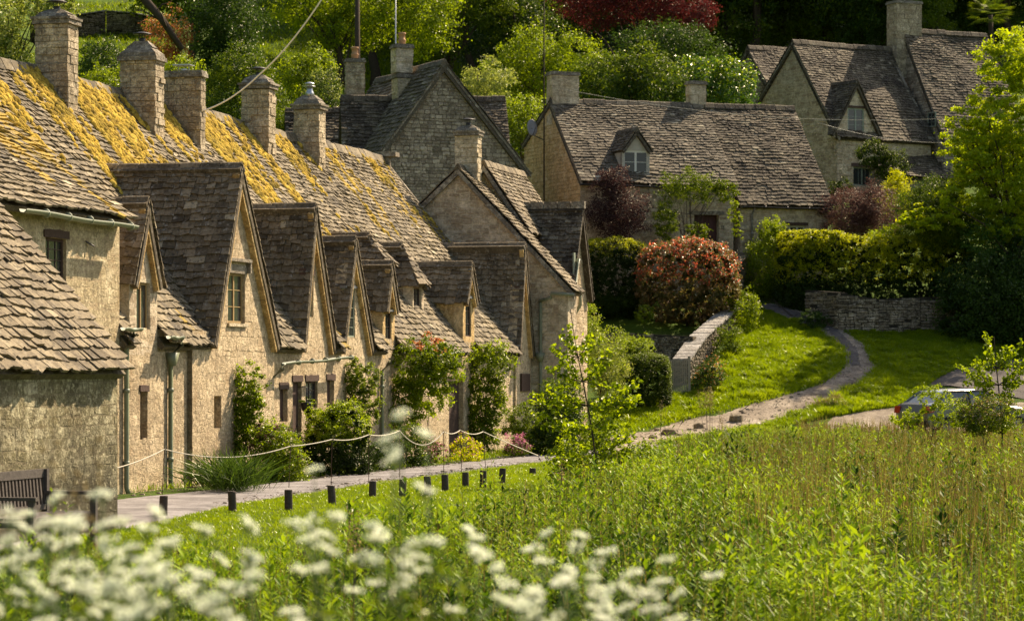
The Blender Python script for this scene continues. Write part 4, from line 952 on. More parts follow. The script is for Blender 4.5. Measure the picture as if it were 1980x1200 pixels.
# satellite dish
p = pt(1029, 247, 107.2); dd = thing('satellite_dish', p, 'grey oval satellite dish fixed to the left edge of the ochre gable', 'satellite dish')
mb = MB(); ax = np.array([.35, -.9, .25]); ax /= np.linalg.norm(ax); u = np.cross(ax, UP); u /= np.linalg.norm(u); w = np.cross(u, ax); n = 20; vs = [p - ax*.05]; fs = []
for k, (rr_, dz_) in enumerate(((.5, -.03), (1., .02))):
    for i in range(n): q = 2*math.pi*i/n; vs.append(p + (u*math.cos(q)*.2 + w*math.sin(q)*.33)*rr_ + ax*dz_)
b0 = len(vs)
for k, (rr_, dz_) in enumerate(((1., 0.), (.5, -.05))):
    for i in range(n): q = 2*math.pi*i/n; vs.append(p + (u*math.cos(q)*.2 + w*math.sin(q)*.33)*rr_ + ax*dz_)
fs = [(0, 1+i, 1+(i+1) % n) for i in range(n)] + [(1+i, 1+n+i, 1+n+(i+1) % n, 1+(i+1) % n) for i in range(n)] + [(1+n+i, b0+i, b0+(i+1) % n, 1+n+(i+1) % n) for i in range(n)] + [(b0+i, b0+n+i, b0+n+(i+1) % n, b0+(i+1) % n) for i in range(n)]
mb.add(vs, fs); mb.build('reflector', M['dish'], dd, True)
mb = MB(); q = pt(1052, 268, 106.6); mb.tube([p - ax*.05, p + [.1, .1, -.3], q + [0, 0, -.05], q], .022, 7); mb.tube([p + w*-.3, p + ax*.35 + w*-.1], .012, 6); mb.build('bracket', M['darkmetal'], dd, True)

# --- G : houses at the top right
FG = Fr(*(pt(1618, 0, 124)[:2]), math.cos(R(34)), math.sin(R(34)))
zeG = FG.Z(252, 0, 0); trG = -2.9; zrG = FG.Z(82, .5, trG); sG = FG.S(1800, 0)
G_, zmG, mG = house('house', 'tall house at top right with pale gable and pointed dormer over sage window', FG, 0, sG, -5.7, zeG, trG, zrG, zeG+1.3, 8.5, ('wall_pale', 'mort_pale'), 'slate_dark', holes=[(FG.S(1650), FG.S(1690), FG.Z(358, FG.S(1650)), FG.Z(322, FG.S(1650)))], seed=80, st=(.13, .4, .17), over=.12)
h = (FG.S(1650), FG.S(1690), FG.Z(358, FG.S(1650)), FG.Z(322, FG.S(1650))); window(FG, *h, -.12, M['sagepaint'], 3, 1, G_, fw=.06, mull=[.5]); lintel(FG, h[0], h[1], h[3], .16, 0., M['timber'], G_, .12)
ww = (FG.S(1639, .05), FG.S(1671, .05), FG.Z(258, FG.S(1650)), FG.Z(209, FG.S(1650)))
fdormer(G_, FG, 1606, 1702, 262, 262, 160, .05, zmG, mG, ('wall_pale', 'mort_pale'), 'sagepaint', 'slate_dark', 81, 2, 3, win=ww, mull=(.5,))
lintel(FG, ww[0], ww[1], ww[3], .1, .05, M['timber'], G_, .08)
FL = Fr(*(FG.P(FG.S(1700, .6), .9)[:2]), math.cos(R(30)), math.sin(R(30)))
house('house', 'lean-to range with low slate roof below the top right house', FL, 0, 4.6, -2.6, FL.Z(335, 1, 0), -2.4, FL.Z(266, 1, -2.4), FL.Z(270, 1, -2.4), 8.5, ('wall_grey', 'mort_grey'), 'slate_dark', seed=82)
FG2 = Fr(*(pt(1824, 0, 126.5)[:2]), math.cos(R(24)), math.sin(R(24)))
zrG2 = FG2.Z(60, .5, -3.3); G2_, zmG2, mG2 = house('house', 'taller stone house at the far right with broad slate roof and massive chimney', FG2, 0, FG2.S(1985, 0), -6.4, FG2.Z(262, 0, 0), -3.3, zrG2, FG2.Z(262, 0, 0), 9, ('wall_grey', 'mort_grey'), 'slate_dark', seed=84, st=(.14, .4, .17), over=.05, gholes=())
a = FG2.S(1716, -3.3); chimney(G2_, FG2, FG2.S(1716, -3.9)+.0, FG2.S(1764, -3.9), -3.95, -3.1, zrG2-2.2, FG2.Z(8, 0, -3.3), seed=85, cap='flat', cowl=None, mat='chim', ch=.2)
h = FG2.T(1803, -.02); FH = Fr(*(FG2.P(-.03, 0)[:2]), *(FG2.n[:2])); 
window(FH, h-.3, h+.35, FG2.Z(243, 0, 0), FG2.Z(214, 0, 0), .06, M['sagepaint'], 2, 3, G2_, fw=.05)
FS = Fr(*(pt(1478, 0, 134)[:2]), math.cos(R(36)), math.sin(R(36)))
house('house', 'small distant slate-roofed gable just left of the top right house', FS, 0, 3.0, -2.2, FS.Z(150, 0, 0), -1.1, FS.Z(92, .3, -1.1), FS.Z(150, 0, 0), 12, ('wall_grey', 'mort_grey'), 'slate_dark', seed=86, st=(.14, .4, .17))

# ---------------------------------------------------------------- dry stone walls
def _endcap(mc, ms, F, u, th, za, zb_, sg, st, seed):
    U = F.n if sg < 0 else -F.n; pl = [(-th+.02, za), (-.02, za), (-.02, zb_), (-th+.02, zb_)]
    if sg > 0: pl = [(-a, b) for a, b in pl][::-1]
    panel(mc, ms, F.P(u - .02*sg, 0), U, pl, [], .05, st, .05, 1, seed)
def drywall(name, label, pts, h, th=.45, stone_=(.075, .32, .10), seed=90, coping=True, cop='coping', cat='wall', mat=('dark_core', 'dry'), tz=None):
    "free-standing wall along plan points; h height or list"
    pts = [np.asarray(p, float) for p in pts]; rt = thing(name, pts[0], label, cat); mc, ms, mk = MB(), MB(), MB()
    hs = h if hasattr(h, '__len__') else [h]*len(pts)
    for i in range(len(pts)-1):
        A_, B_ = pts[i], pts[i+1]; L = math.hypot(*(B_-A_)[:2]); F = Fr(A_[0], A_[1], B_[0]-A_[0], B_[1]-A_[1])
        za, zb_ = A_[2]-.25, B_[2]-.25; Ha, Hb = A_[2]+hs[i], B_[2]+hs[i+1]
        for off, U, sg in ((0., F.d, 1), (-th, -F.d, -1)):
            pl = [(0, za), (L, zb_), (L, Hb), (0, Ha)]
            if sg < 0: pl = [(-a, b) for a, b in pl][::-1]
            panel(mc, ms, F.P(0, off - .03*sg), U, pl, [], th*.5-.04, stone_, .05, 1, seed+i, .014, 1.2)
        if i == 0: _endcap(mc, ms, F, 0, th, za, Ha, -1, stone_, seed+20)
        if i == len(pts)-2: _endcap(mc, ms, F, L, th, zb_, Hb, 1, stone_, seed+21)
        if coping:
            u = 0
            while u < L-.03:
                w = min(random.uniform(.14, .3), L-u); q = u/L; z = Ha + (Hb-Ha)*q; z2 = Ha + (Hb-Ha)*(u+w)/L; o_ = random.gauss(.02, .015); hh = random.uniform(.05, .08)
                mk.hexa([F.P(u, .04+o_, z), F.P(u+w-.01, .04+o_, z2), F.P(u+w-.01, -th-.04, z2), F.P(u, -th-.04, z), F.P(u, .04+o_, z+hh), F.P(u+w-.01, .04+o_, z2+hh), F.P(u+w-.01, -th-.04, z2+hh), F.P(u, -th-.04, z+hh)], random.random()); u += w
    mesh_np('stonework', mc.v + ms.v, mc.f + [[i+len(mc.v) for i in f] for f in ms.f], [M[mat[0]], M[mat[1]]], rt, mc.t+ms.t, mc.m+ms.m)
    if coping: mk.build('coping', M[cop], rt)
    return rt
def gp(px, py): return ground_at(px, py, 60)
drywall('dry_stone_wall', 'tumbled dry-stone retaining wall under the long hedge at the right', [gp(1556, 616), gp(1620, 640), gp(1700, 644), gp(1780, 640), gp(1850, 636), gp(1900, 632)], [1.0, 1.35, 1.2, 1.2, 1.15, 1.1], seed=91, coping=False, stone_=(.10, .46, .14))
A_ = gp(1332, 742); B_ = gp(1440, 612); w_ = [A_ + (B_-A_)*q for q in (0, .33, .66, 1)]
for p in w_: p[2] = gz(p[0], p[1])
w_[1][0] -= .12; w_[2][0] -= .1
drywall('garden_wall', 'low stone wall with pale flat coping stones climbing the grassy bank', w_, [.75, .75, .65, .5], th=.5, seed=93)
q0, q1 = pt(1120, 700, 97), pt(1338, 700, 95.5); q0[2] = gz(q0[0], q0[1]); q1[2] = gz(q1[0], q1[1])
drywall('retaining_wall', 'shaded dry-stone retaining wall below the photinia and the garden terrace', [q0, (q0+q1)/2, q1], [ZC + 78/FPX*97 - q0[2], ZC + 76/FPX*96 - (q0[2]+q1[2])/2, ZC+70/FPX*95.5 - q1[2]], seed=95, coping=False)
q0, q1 = pt(1424, 560, 104), pt(1452, 560, 105.5); q0[2] = gz(q0[0], q0[1]); q1[2] = gz(q1[0], q1[1])
drywall('gate_pier', 'short dark stone pier beside the red-leaved photinia at the top of the path', [q0, q1], ZC + 205/FPX*104.5 - q0[2], seed=97, coping=True, cat='pier', cop='dry')
q = [ground_at(x, y) for x, y in ((150, 72), (205, 66), (262, 68), (300, 72))]
drywall('hillside_wall', 'dry-stone wall above the sunlit lawn on the hillside, top left', q, [1.25, 1.3, 1.2, 1.1], seed=98, th=.5, stone_=(.12, .45, .16))
# ---------------------------------------------------------------- vegetation
def unit(a): return a/np.maximum(np.linalg.norm(a, axis=-1, keepdims=True), 1e-9)
def leaf_quads(P, Nn, L, W, rs, fold=.12):
    "rhombic leaves at P with normals Nn"
    n = len(P); r = rs.normal(size=(n, 3)); a = unit(np.cross(Nn, r)); b = np.cross(Nn, a)
    L = (L*(.7+.6*rs.random(n)))[:, None]; W = (W*(.7+.6*rs.random(n)))[:, None]
    v = np.stack([P - a*L/2, P + b*W/2 + Nn*W*fold, P + a*L/2 - Nn*L*fold, P - b*W/2 + Nn*W*fold], 1)
    return v.reshape(-1, 3)
def ellip(rs, c, r, n, leaf, per=26, spread=.16, p=2., shell=.62, flat=.75, up=.35, inner=.18, floor=None, asp=.6):
    "clumped leaves filling the rim of a lumpy (super)ellipsoid; returns verts, tints"
    c = np.asarray(c, float); r = np.asarray(r, float); nc = max(4, n//per)
    d = rs.normal(size=(nc, 3)); d = unit(d)
    if p >= 3.4:
        w_ = np.array([r[1]*r[2], r[0]*r[2], r[0]*r[1]]); ax = rs.choice(3, nc, p=w_/w_.sum()); d = rs.uniform(-1, 1, (nc, 3)); d[np.arange(nc), ax] = np.sign(rs.normal(size=nc)); d[d[:, 2] < -.6, 2] *= .8
    if p != 2: d = d/np.maximum((np.abs(d)**p).sum(1, keepdims=True)**(1/p), 1e-6)
    ph = rs.random(3)*9
    lump = 1 + .20*np.sin(d[:, 0:1]*4.1+ph[0])*np.sin(d[:, 1:2]*3.7+ph[1]) + .14*np.sin(d[:, 2:3]*6+d[:, 0:1]*5+ph[2]) + .16*(rs.random((nc, 1)) < .12) if p < 3 else 1 + .03*np.sin(d[:, 0:1]*7+ph[0])
    q = shell + (1-shell)*rs.random((nc, 1))**.6
    ins = rs.random((nc, 1)) < inner; q = np.where(ins, q*.6, q)
    cc = c + d*r*q*lump
    k = rs.integers(0, nc, n); sp = spread*np.mean(r) if spread < 1 else spread
    P = cc[k] + rs.normal(size=(n, 3))*np.array([1, 1, flat])*sp*.6*(.5+rs.random((n, 1)))
    if floor is not None: P[:, 2] = np.maximum(P[:, 2], floor + rs.random(n)*.1)
    out = unit((P-c)/r**2)
    Nn = unit(out*.45 + np.array([0, 0, up]) + rs.normal(size=(n, 3))*.55)
    V = leaf_quads(P, Nn, leaf, leaf*asp, rs)
    ct = rs.random(nc); t = np.clip(.15 + .42*ct[k] + .4*rs.random(n), 0, 1)
    return V, t, cc
def leafmesh(name, Vs, ts, mat, parent, mi=None, kind=None):
    V = np.concatenate(Vs); t = np.concatenate(ts); Fq = np.arange(len(V)).reshape(-1, 4)
    o = mesh_np(name, V, Fq, mat, parent, t, mi)
    if kind: tag(o, kind=kind)
    return o
def limbs(name, base, targets, r0, mat, parent, rs, trunk_to=None, n=7, sub=True):
    mb = MB(); base = np.asarray(base, float); top = np.asarray(trunk_to if trunk_to is not None else np.mean(targets, 0), float)
    pts = [base + (top-base)*q + np.array([nz(q*3+r0*9, 1, 0), nz(q*3, 5+r0, 0), 0])*.12*np.linalg.norm(top-base)*(0 if q in (0,) else 1)*.6 for q in np.linspace(0, 1, 7)]
    rad = [r0*(1.25 if i == 0 else 1)*(1-.6*i/6) for i in range(7)]; mb.tube(pts, rad, n)
    for T in targets:
        i = rs.integers(2, 6); a = pts[i]; T = np.asarray(T, float); m_ = (a+T)/2 + np.array([0, 0, .12*np.linalg.norm(T-a)]); mb.tube([a, m_, T], [rad[i]*.55, rad[i]*.35, rad[i]*.08], 5, cap=False)
    return mb.build(name, M[mat], parent, True)
def bush(name, label, cat, box, Y, mat, leaf=.08, dens=1., p=2., group=None, depth=None, mat2=None, f2=.3, spread=.16, stems=True, inner=.18, foot=None, blobs=None, shell=.62, up=.35, asp=.6, seed=None, trunk='bark', sr=.03, part='foliage', flat=.75, cap=60000, per=26, top=False):
    "a shrub or crown given by the photo box it fills and its distance; blobs = list of further boxes of the same plant"
    rs = np.random.default_rng(seed if seed is not None else int(abs(box[0]*7+box[1]*13+Y)))
    bx = [box] + list(blobs or []); Vs, ts, tg, mis = [], [], [], []
    x0, y0, x1, y1 = box; c0 = pt((x0+x1)/2, (y0+y1)/2, Y)
    fx = foot if foot is not None else None
    bpos = np.array([c0[0], Y, 0.]) if fx is None else np.array([pt(fx, 0, Y)[0], Y, 0.]); bpos[2] = gz(bpos[0], Y)
    rt = thing(name, bpos, label, cat, group)
    for i, b in enumerate(bx):
        yb = b[4] if len(b) > 4 else Y
        c = pt((b[0]+b[2])/2, (b[1]+b[3])/2, yb); rx = (b[2]-b[0])/2/FPX*yb; rz = (b[3]-b[1])/2/FPX*yb; ry = (depth/2 if depth else (rx*.5+rz*.5))
        area = 4*math.pi*(((rx*ry)**1.6+(rx*rz)**1.6+(ry*rz)**1.6)/3)**(1/1.6)
        n = int(min(cap, max(150, dens*1.5*area/(leaf*leaf*asp*.5))))
        V, t, cc = ellip(rs, c, (rx*.95, ry*.95, rz*.95), n, leaf, spread=min(spread, .9), p=p, inner=inner, floor=None, shell=shell, up=up, asp=asp, flat=flat, per=per)
        Vs.append(V); ts.append(t); tg.append(cc[rs.integers(0, len(cc), 5)])
        core = 0
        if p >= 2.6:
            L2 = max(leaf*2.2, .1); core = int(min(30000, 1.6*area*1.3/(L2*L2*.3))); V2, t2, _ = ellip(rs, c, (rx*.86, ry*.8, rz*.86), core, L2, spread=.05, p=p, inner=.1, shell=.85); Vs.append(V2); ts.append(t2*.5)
        if mat2:
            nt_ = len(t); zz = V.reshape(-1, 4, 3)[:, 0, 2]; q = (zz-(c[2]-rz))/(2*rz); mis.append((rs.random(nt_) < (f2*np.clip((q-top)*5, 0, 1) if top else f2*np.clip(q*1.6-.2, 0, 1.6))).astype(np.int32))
            if core: mis.append(np.zeros(core, np.int32))
    o = leafmesh(part, Vs, ts, [M[mat]] + ([M[mat2]] if mat2 else []), rt, np.concatenate(mis) if mis else None)
    if stems:
        tgs = np.concatenate(tg); limbs('trunk' if cat == 'tree' else 'stem', bpos - [0, 0, .1], tgs[:14], sr, trunk, rt, rs, trunk_to=None)
    return rt
RY = lambda px, t=0.: float(ROW.P(ROW.S(px, t), t)[1])
# ---- climbers and shrubs along the terrace
bush('climbing_plant', 'leafy green climber on the wall between the large gable and the downpipe', 'climber', (436, 705, 512, 800), RY(474, .28), 'l_mid', .055, .85, depth=.5, blobs=[(432, 770, 492, 905), (455, 730, 515, 870)], sr=.018, mat2='l_lime', f2=.5)
bush('shrub', 'loose bright green shrub below the climber beside the first downpipe', 'shrub', (478, 812, 580, 900), RY(540, 1.0), 'l_mid', .05, .8, blobs=[(500, 850, 600, 955), (470, 870, 560, 950)], depth=1.0, mat2='l_lime', f2=.5, sr=.02)
bush('purple_shrub', 'dull purple-brown shrub above the loose green one', 'shrub', (488, 815, 556, 880), RY(520, .75), 'l_pinkpurple', .045, .5, sr=.015)
bush('box_bush', 'dense rounded box bush with painted sunlit top under the narrow gables', 'shrub', (592, 785, 712, 935), RY(652, 1.0), 'l_yew', .045, 1.9, p=2.8, mat2='l_lime', f2=.8, top=.45, shell=.85, spread=.09, inner=.1, depth=1.4)  # lime leaves on top put the sunlit crown into the colour
bush('climbing_plant', 'dark glossy climber with pale blossom on the wall under the narrow dormer', 'climber', (655, 690, 735, 780), RY(692, .25), 'l_mid', .06, .9, depth=.5, blobs=[(665, 740, 738, 835)], mat2='l_pale', f2=.25, sr=.02)
bush('climbing_rose', 'tall yellow-green climbing rose with red new shoots over the gutter', 'rose', (746, 655, 850, 760), RY(800, .45), 'l_lime', .07, .8, depth=.8, blobs=[(742, 720, 820, 850), (800, 660, 905, 740), (770, 690, 880, 800)], mat2='l_mid', f2=.8, sr=.022, inner=.05)
bush('climbing_rose', 'patch of red young rose shoots on top of the yellow-green rose', 'rose', (800, 642, 858, 692), RY(830, .5), 'l_rust', .06, .5, depth=.5, sr=.01)
bush('shrub', 'low dark leafy shrub below the climbing rose', 'shrub', (745, 820, 835, 920), RY(790, 1.0), 'l_dark', .06, .8, sr=.02, mat2='l_mid', f2=.5)
bush('climbing_plant', 'thick green climber covering the wall right of the wide doorway', 'climber', (893, 655, 990, 760), RY(945, .45), 'l_mid', .065, .95, depth=.8, blobs=[(888, 720, 985, 830), (895, 780, 970, 885)], mat2='l_lime', f2=.6, sr=.025)
bush('flowering_shrub', 'low shrub with magenta flowers at the foot of the rose', 'flower', (815, 845, 865, 915), RY(840, 1.3), 'l_mid', .05, .6, mat2='l_pink', f2=.35, sr=.012)
bush('shrub', 'bright grassy shrub with faint pink flowers beside the wide doorway', 'shrub', (865, 840, 938, 912), RY(900, 1.3), 'l_gold', .055, .55, mat2='l_pink', f2=.15, sr=.012, up=.1)
bush('flowering_shrub', 'pink-flowered shrub at the end of the terrace by the lane', 'flower', (968, 832, 1025, 888), RY(1000, 1.6), 'l_mid', .05, .55, mat2='l_pink', f2=.8, sr=.012)
bush('shrub', 'green shrub against the wall above the pink flowers', 'shrub', (972, 775, 1045, 858), RY(1010, 1.), 'l_mid', .055, .7, sr=.015)
bush('conifer', 'dark upright evergreen at the corner of the end cottage', 'shrub', (1040, 715, 1135, 890), RY(1082, 2.2), 'l_dark', .06, 1., blobs=[(1010, 820, 1100, 900)], sr=.03, mat2='l_mid', f2=.35)
bush('shrub', 'low dark shrub among the plants below the box bush', 'shrub', (700, 850, 765, 925), RY(730, .9), 'l_dark', .05, .8, sr=.012)
# ---- garden on the bank
bush('shrub', 'pale yellow-green feathery shrub left of the clipped topiary', 'shrub', (1120, 628, 1212, 745), 88.5, 'l_pale', .06, .55, blobs=[(1105, 590, 1165, 680), (1130, 690, 1215, 770)], mat2='l_lime', f2=.5, sr=.025)
bush('topiary', 'clipped round topiary, the taller one behind the gate hedge', 'topiary', (1185, 652, 1265, 760), 91.5, 'l_yew', .035, 1.4, p=2.6, mat2='l_lime', f2=.8, shell=.9, spread=.06, inner=.08, up=.6)  # lime leaves towards the top paint in the sunlight
bush('topiary', 'clipped square-shouldered topiary hedge beside the slatted gate', 'topiary', (1196, 680, 1298, 800), 90.8, 'l_yew', .035, 1.4, p=4., mat2='l_mid', f2=.8, shell=.9, spread=.05, inner=.08, up=.6)  # lighter leaves towards the top stand in for sunlight
bush('hedge', 'clipped dark green hedge with rounded lit top left of the photinia', 'hedge', (1112, 455, 1262, 625), 102., 'l_yew', .045, 1.3, p=3.6, mat2='l_gold', f2=.8, top=.72, shell=.9, spread=.05, inner=.06, depth=2.2, up=.5)  # lit top is painted: gold leaves over a dark front
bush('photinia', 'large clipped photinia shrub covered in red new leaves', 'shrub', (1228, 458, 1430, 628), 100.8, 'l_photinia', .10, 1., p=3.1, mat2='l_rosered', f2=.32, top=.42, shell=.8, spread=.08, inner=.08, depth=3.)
bush('shrub', 'low bright shrub in front of the photinia foot', 'shrub', (1226, 588, 1268, 630), 98.5, 'l_mid', .06, .6, sr=.012)
bush('shrub', 'lit green shrub spilling over the top of the coping wall', 'shrub', (1408, 560, 1470, 650), 100.5, 'l_lime', .07, .7, mat2='l_mid', f2=.5, sr=.015, foot=1440)
bush('shrub', 'dark green shrub halfway down the coping wall', 'shrub', (1380, 625, 1438, 712), 97., 'l_mid', .07, .8, sr=.015, foot=1410)
bush('flowering_shrub', 'dark shrub with orange flowers at the foot of the coping wall', 'flower', (1336, 690, 1402, 775), 92.6, 'l_dark', .06, .8, mat2='l_rust', f2=.15, sr=.015, foot=1368)
bush('hedge', 'long hedge with painted sunlit top above the dry-stone wall', 'hedge', (1478, 450, 1890, 640), 104., 'l_yew', .07, 1.3, p=5., mat2='l_gold', f2=1., top=.45, shell=.86, spread=.05, inner=.06, depth=2.0, blobs=[(1500, 444, 1640, 520), (1780, 470, 1880, 520)], up=.5, cap=130000)  # sunlit top and shaded front are put into the leaf colours
bush('shrub', 'loose lime-green shrub at the left end of the long hedge', 'shrub', (1440, 440, 1530, 600), 105., 'l_mid', .065, .8, mat2='l_lime', f2=.9, blobs=[(1468, 418, 1520, 475)], sr=.02)
bush('shrub', 'pale lime shrub poking up out of the long hedge', 'shrub', (1672, 436, 1762, 492), 104., 'l_lime', .07, .6, sr=.02)
bush('purple_shrub', 'dark purple-leaved shrub against the wall of the ochre-gabled cottage', 'shrub', (1124, 350, 1262, 475), 103., 'l_purple', .06, .7, depth=1.6, sr=.03, shell=.45, inner=.3, blobs=[(1150, 322, 1215, 385)], mat2='l_pinkpurple', f2=.25)
bush('purple_shrub', 'pink-purple shrub with dark base at the right end of the long cottage', 'shrub', (1584, 360, 1700, 470), 107., 'l_pinkpurple', .06, .8, blobs=[(1640, 365, 1748, 475)], mat2='l_purple', f2=.3, sr=.03)
bush('climbing_plant', 'green climber arching over the dark plank door', 'climber', (1272, 326, 1395, 396), 103.8, 'l_mid', .07, .65, depth=1., blobs=[(1380, 345, 1432, 395), (1262, 380, 1312, 470), (1320, 430, 1368, 470)], sr=.05, foot=1325, cap=9000)
bush('climbing_plant', 'thin trailing vine on the wall right of the dark door', 'climber', (1402, 376, 1428, 430), 104.8, 'l_lime', .06, .45, depth=.3, blobs=[(1418, 410, 1438, 470)], sr=.012, foot=1430)
bush('golden_conifer', 'yellow conifer beyond the pink-purple shrub', 'conifer', (1700, 345, 1766, 430), 110, 'l_gold', .06, .8, blobs=[(1718, 322, 1748, 380)], sr=.03)
bush('shrub', 'large rounded dark green shrub right of the yellow conifer', 'shrub', (1735, 345, 1885, 490), 103.6, 'l_mid', .08, 1.2, sr=.05, mat2='l_dark', f2=.4)
bush('shrub', 'glossy evergreen shrub with white glints under the lime tree', 'shrub', (1840, 395, 2030, 520), 103, 'l_laurel', .09, .8, sr=.05)
bush('evergreen', 'deep dark evergreen thicket in shade at the right edge', 'shrub', (1815, 500, 1990, 690), 101.5, 'l_dark', .09, 1., blobs=[(1900, 470, 2100, 720)], p=2.6, sr=.06)
bush('shrub', 'dark ferny growth at the left end of the dry-stone wall', 'shrub', (1546, 600, 1606, 640), 101., 'l_dark', .06, .7, blobs=[(1440, 570, 1475, 600, 104.5)], sr=.02)
bush('lime_tree', 'yellow-green tree with airy sunlit crown at the right edge', 'tree', (1835, 150, 2010, 300), 102., 'l_treelime', .12, .75, blobs=[(1812, 225, 1960, 360), (1805, 320, 1960, 430), (1880, 40, 2080, 190), (1900, 250, 2100, 480), (1730, 395, 1860, 455), (1860, 400, 1990, 480), (1962, 100, 2150, 320)], spread=.13, inner=.25, shell=.5, foot=2020, sr=.13, mat2='l_gold', f2=.2, cap=30000, flat=.45, per=60)
for lb, xx, yy, r_, hz in (('dense tree beyond the right edge shading the bank', 21.8, 107.5, 2.8, 8.5), ('second dense tree beyond the right edge of the view', 24., 109., 3.2, 9.), ('dark broadleaf tree deep inside the lime-green one at the right edge', 20.2, 106., 2.2, 6.5)):
    rs = np.random.default_rng(int(xx)); b = np.array([xx, yy, 0.]); b[2] = gz(xx, yy); rt = thing('broadleaf_tree', b, lb, 'tree'); Vs, ts, cs_ = [], [], []
    for k in range(5):
        V, t, cc = ellip(rs, b + [rs.normal()*1.1, rs.normal()*1.1, hz*(.45+.13*k)], (r_*.7, r_*.7, r_*.55), 6000, .14); Vs.append(V); ts.append(t); cs_.append(cc[:3])
    leafmesh('crown', Vs, ts, M['l_mid'], rt); limbs('trunk', b-[0, 0, .2], np.concatenate(cs_), .16, 'bark', rt, rs)
bush('ivy', 'dark ivy on the wall below the pointed dormer', 'climber', (1655, 268, 1722, 330), 121.6, 'l_yew', .07, .8, blobs=[(1690, 290, 1762, 352), (1600, 345, 1652, 385)], sr=.02, mat2='l_mid', f2=.3, foot=1700)
bush('grass_tussock', 'shaggy grass mound between the path and the car', 'grass', (1630, 738, 1712, 800), 92.5, 'l_grass', .09, .8, stems=False, up=.1, asp=.18)
bush('grass_tussock', 'browner shaggy mound nearer the meadow edge, left of the car', 'grass', (1565, 765, 1640, 812), 90.5, 'l_grass', .09, .7, stems=False, up=.1, asp=.18, mat2='l_dry', f2=.5)
# ---- foreground and middle saplings
def sapling(name, label, foot, Y, top, branches, leaf, mat, seed, per=9, r=.018, stemmat='bark'):
    rs = np.random.default_rng(seed); b = pt(foot[0], foot[1], Y); b[2] = min(b[2], gz(b[0], b[1]) + .02); rt = thing(name, b, label, 'sapling')
    t_ = pt(top[0], top[1], Y); mb = MB(); N = 9
    st = [b + (t_-b)*q + np.array([.05*math.sin(q*5), .06*math.sin(q*4+1), 0]) for q in np.linspace(0, 1, N)]; mb.tube(st, [r*(1.15-q) + .003 for q in np.linspace(0, 1, N)], 6)
    Ps = []
    for (x, y, q, dy) in branches:
        a = st[int(q*(N-1))]; e = pt(x, y, Y + dy); m_ = (a+e)/2 + [0, 0, -.06]; mb.tube([a, m_, e], [r*.45, r*.3, .003], 5, cap=False)
        n = max(5, int(np.linalg.norm(e-a)/.02))
        for i in range(n):
            w = .2 + .8*i/n; p_ = (1-w)**2*a + 2*w*(1-w)*m_ + w*w*e; Ps.append(p_ + rs.normal(size=3)*.045)
        for k in range(3): Ps.append(e + rs.normal(size=3)*.03)
    P = np.array(Ps); Nn = unit(rs.normal(size=P.shape)*.6 + [0, -.25, .5]); V = leaf_quads(P, Nn, leaf*1.15, leaf*.9, rs, .18)
    mb.build('stem', M[stemmat], rt, True); leafmesh('foliage', [V], [rs.random(len(P))], M[mat], rt); return rt
br = []
rr = random.Random(5)
for q, y, w in ((.95, 640, 30), (.9, 690, 60), (.82, 700, 60), (.78, 735, 85), (.7, 760, 100), (.62, 790, 110), (.55, 800, 95), (.5, 835, 85), (.42, 850, 90), (.35, 870, 80), (.3, 880, 70)):
    cx_ = 1158 - 48*q
    for sg in (-1, 1, -1, 1): br.append((cx_ + sg*w*rr.uniform(.45, 1.05), y + rr.uniform(-32, 20), max(0., q - .08), rr.uniform(-.5, .5)))
br += [(1238, 735, .5, 0), (1225, 745, .45, .1), (1030, 762, .6, 0), (1022, 775, .5, .2)]
sapling('sapling', 'slender sapling with round bright leaves standing in the meadow beside the lane', (1158, 968), 52, (1108, 598), br, .085, 'l_lime', 9)
bush('undergrowth', 'leafy undergrowth around the foot of the round-leaved sapling', 'undergrowth', (1045, 855, 1185, 985), 53.5, 'l_mid', .06, .55, blobs=[(1100, 800, 1210, 900), (1180, 850, 1260, 960)], sr=.012, mat2='l_lime', f2=.5)
br = []
for q, y, w in ((.95, 665, 30), (.88, 690, 70), (.8, 700, 80), (.72, 730, 80), (.6, 745, 70), (.5, 770, 70), (.4, 790, 60)):
    for sg in (-1, 1, -1, 1, -1, 1): br.append((1925 + sg*w*rr.uniform(.3, 1.05), y + rr.uniform(-30, 22), q - .08 if q > .1 else 0, rr.uniform(-.5, .5)))
sapling('sapling', 'bushy young tree in front of the bonnet of the silver car', (1938, 835), 70, (1925, 650), br, .085, 'l_lime', 10, r=.025)
bush('shrub', 'small sunlit shrub in front of the side of the silver car', 'shrub', (1768, 742, 1830, 800), 72, 'l_lime', .06, .42, blobs=[(1800, 765, 1880, 830), (1725, 785, 1790, 830)], sr=.012)
bush('shrub', 'low yellow-green shrub under the bushy young tree', 'shrub', (1850, 765, 1960, 840), 69, 'l_mid', .055, .8, mat2='l_dry', f2=.3, sr=.012)
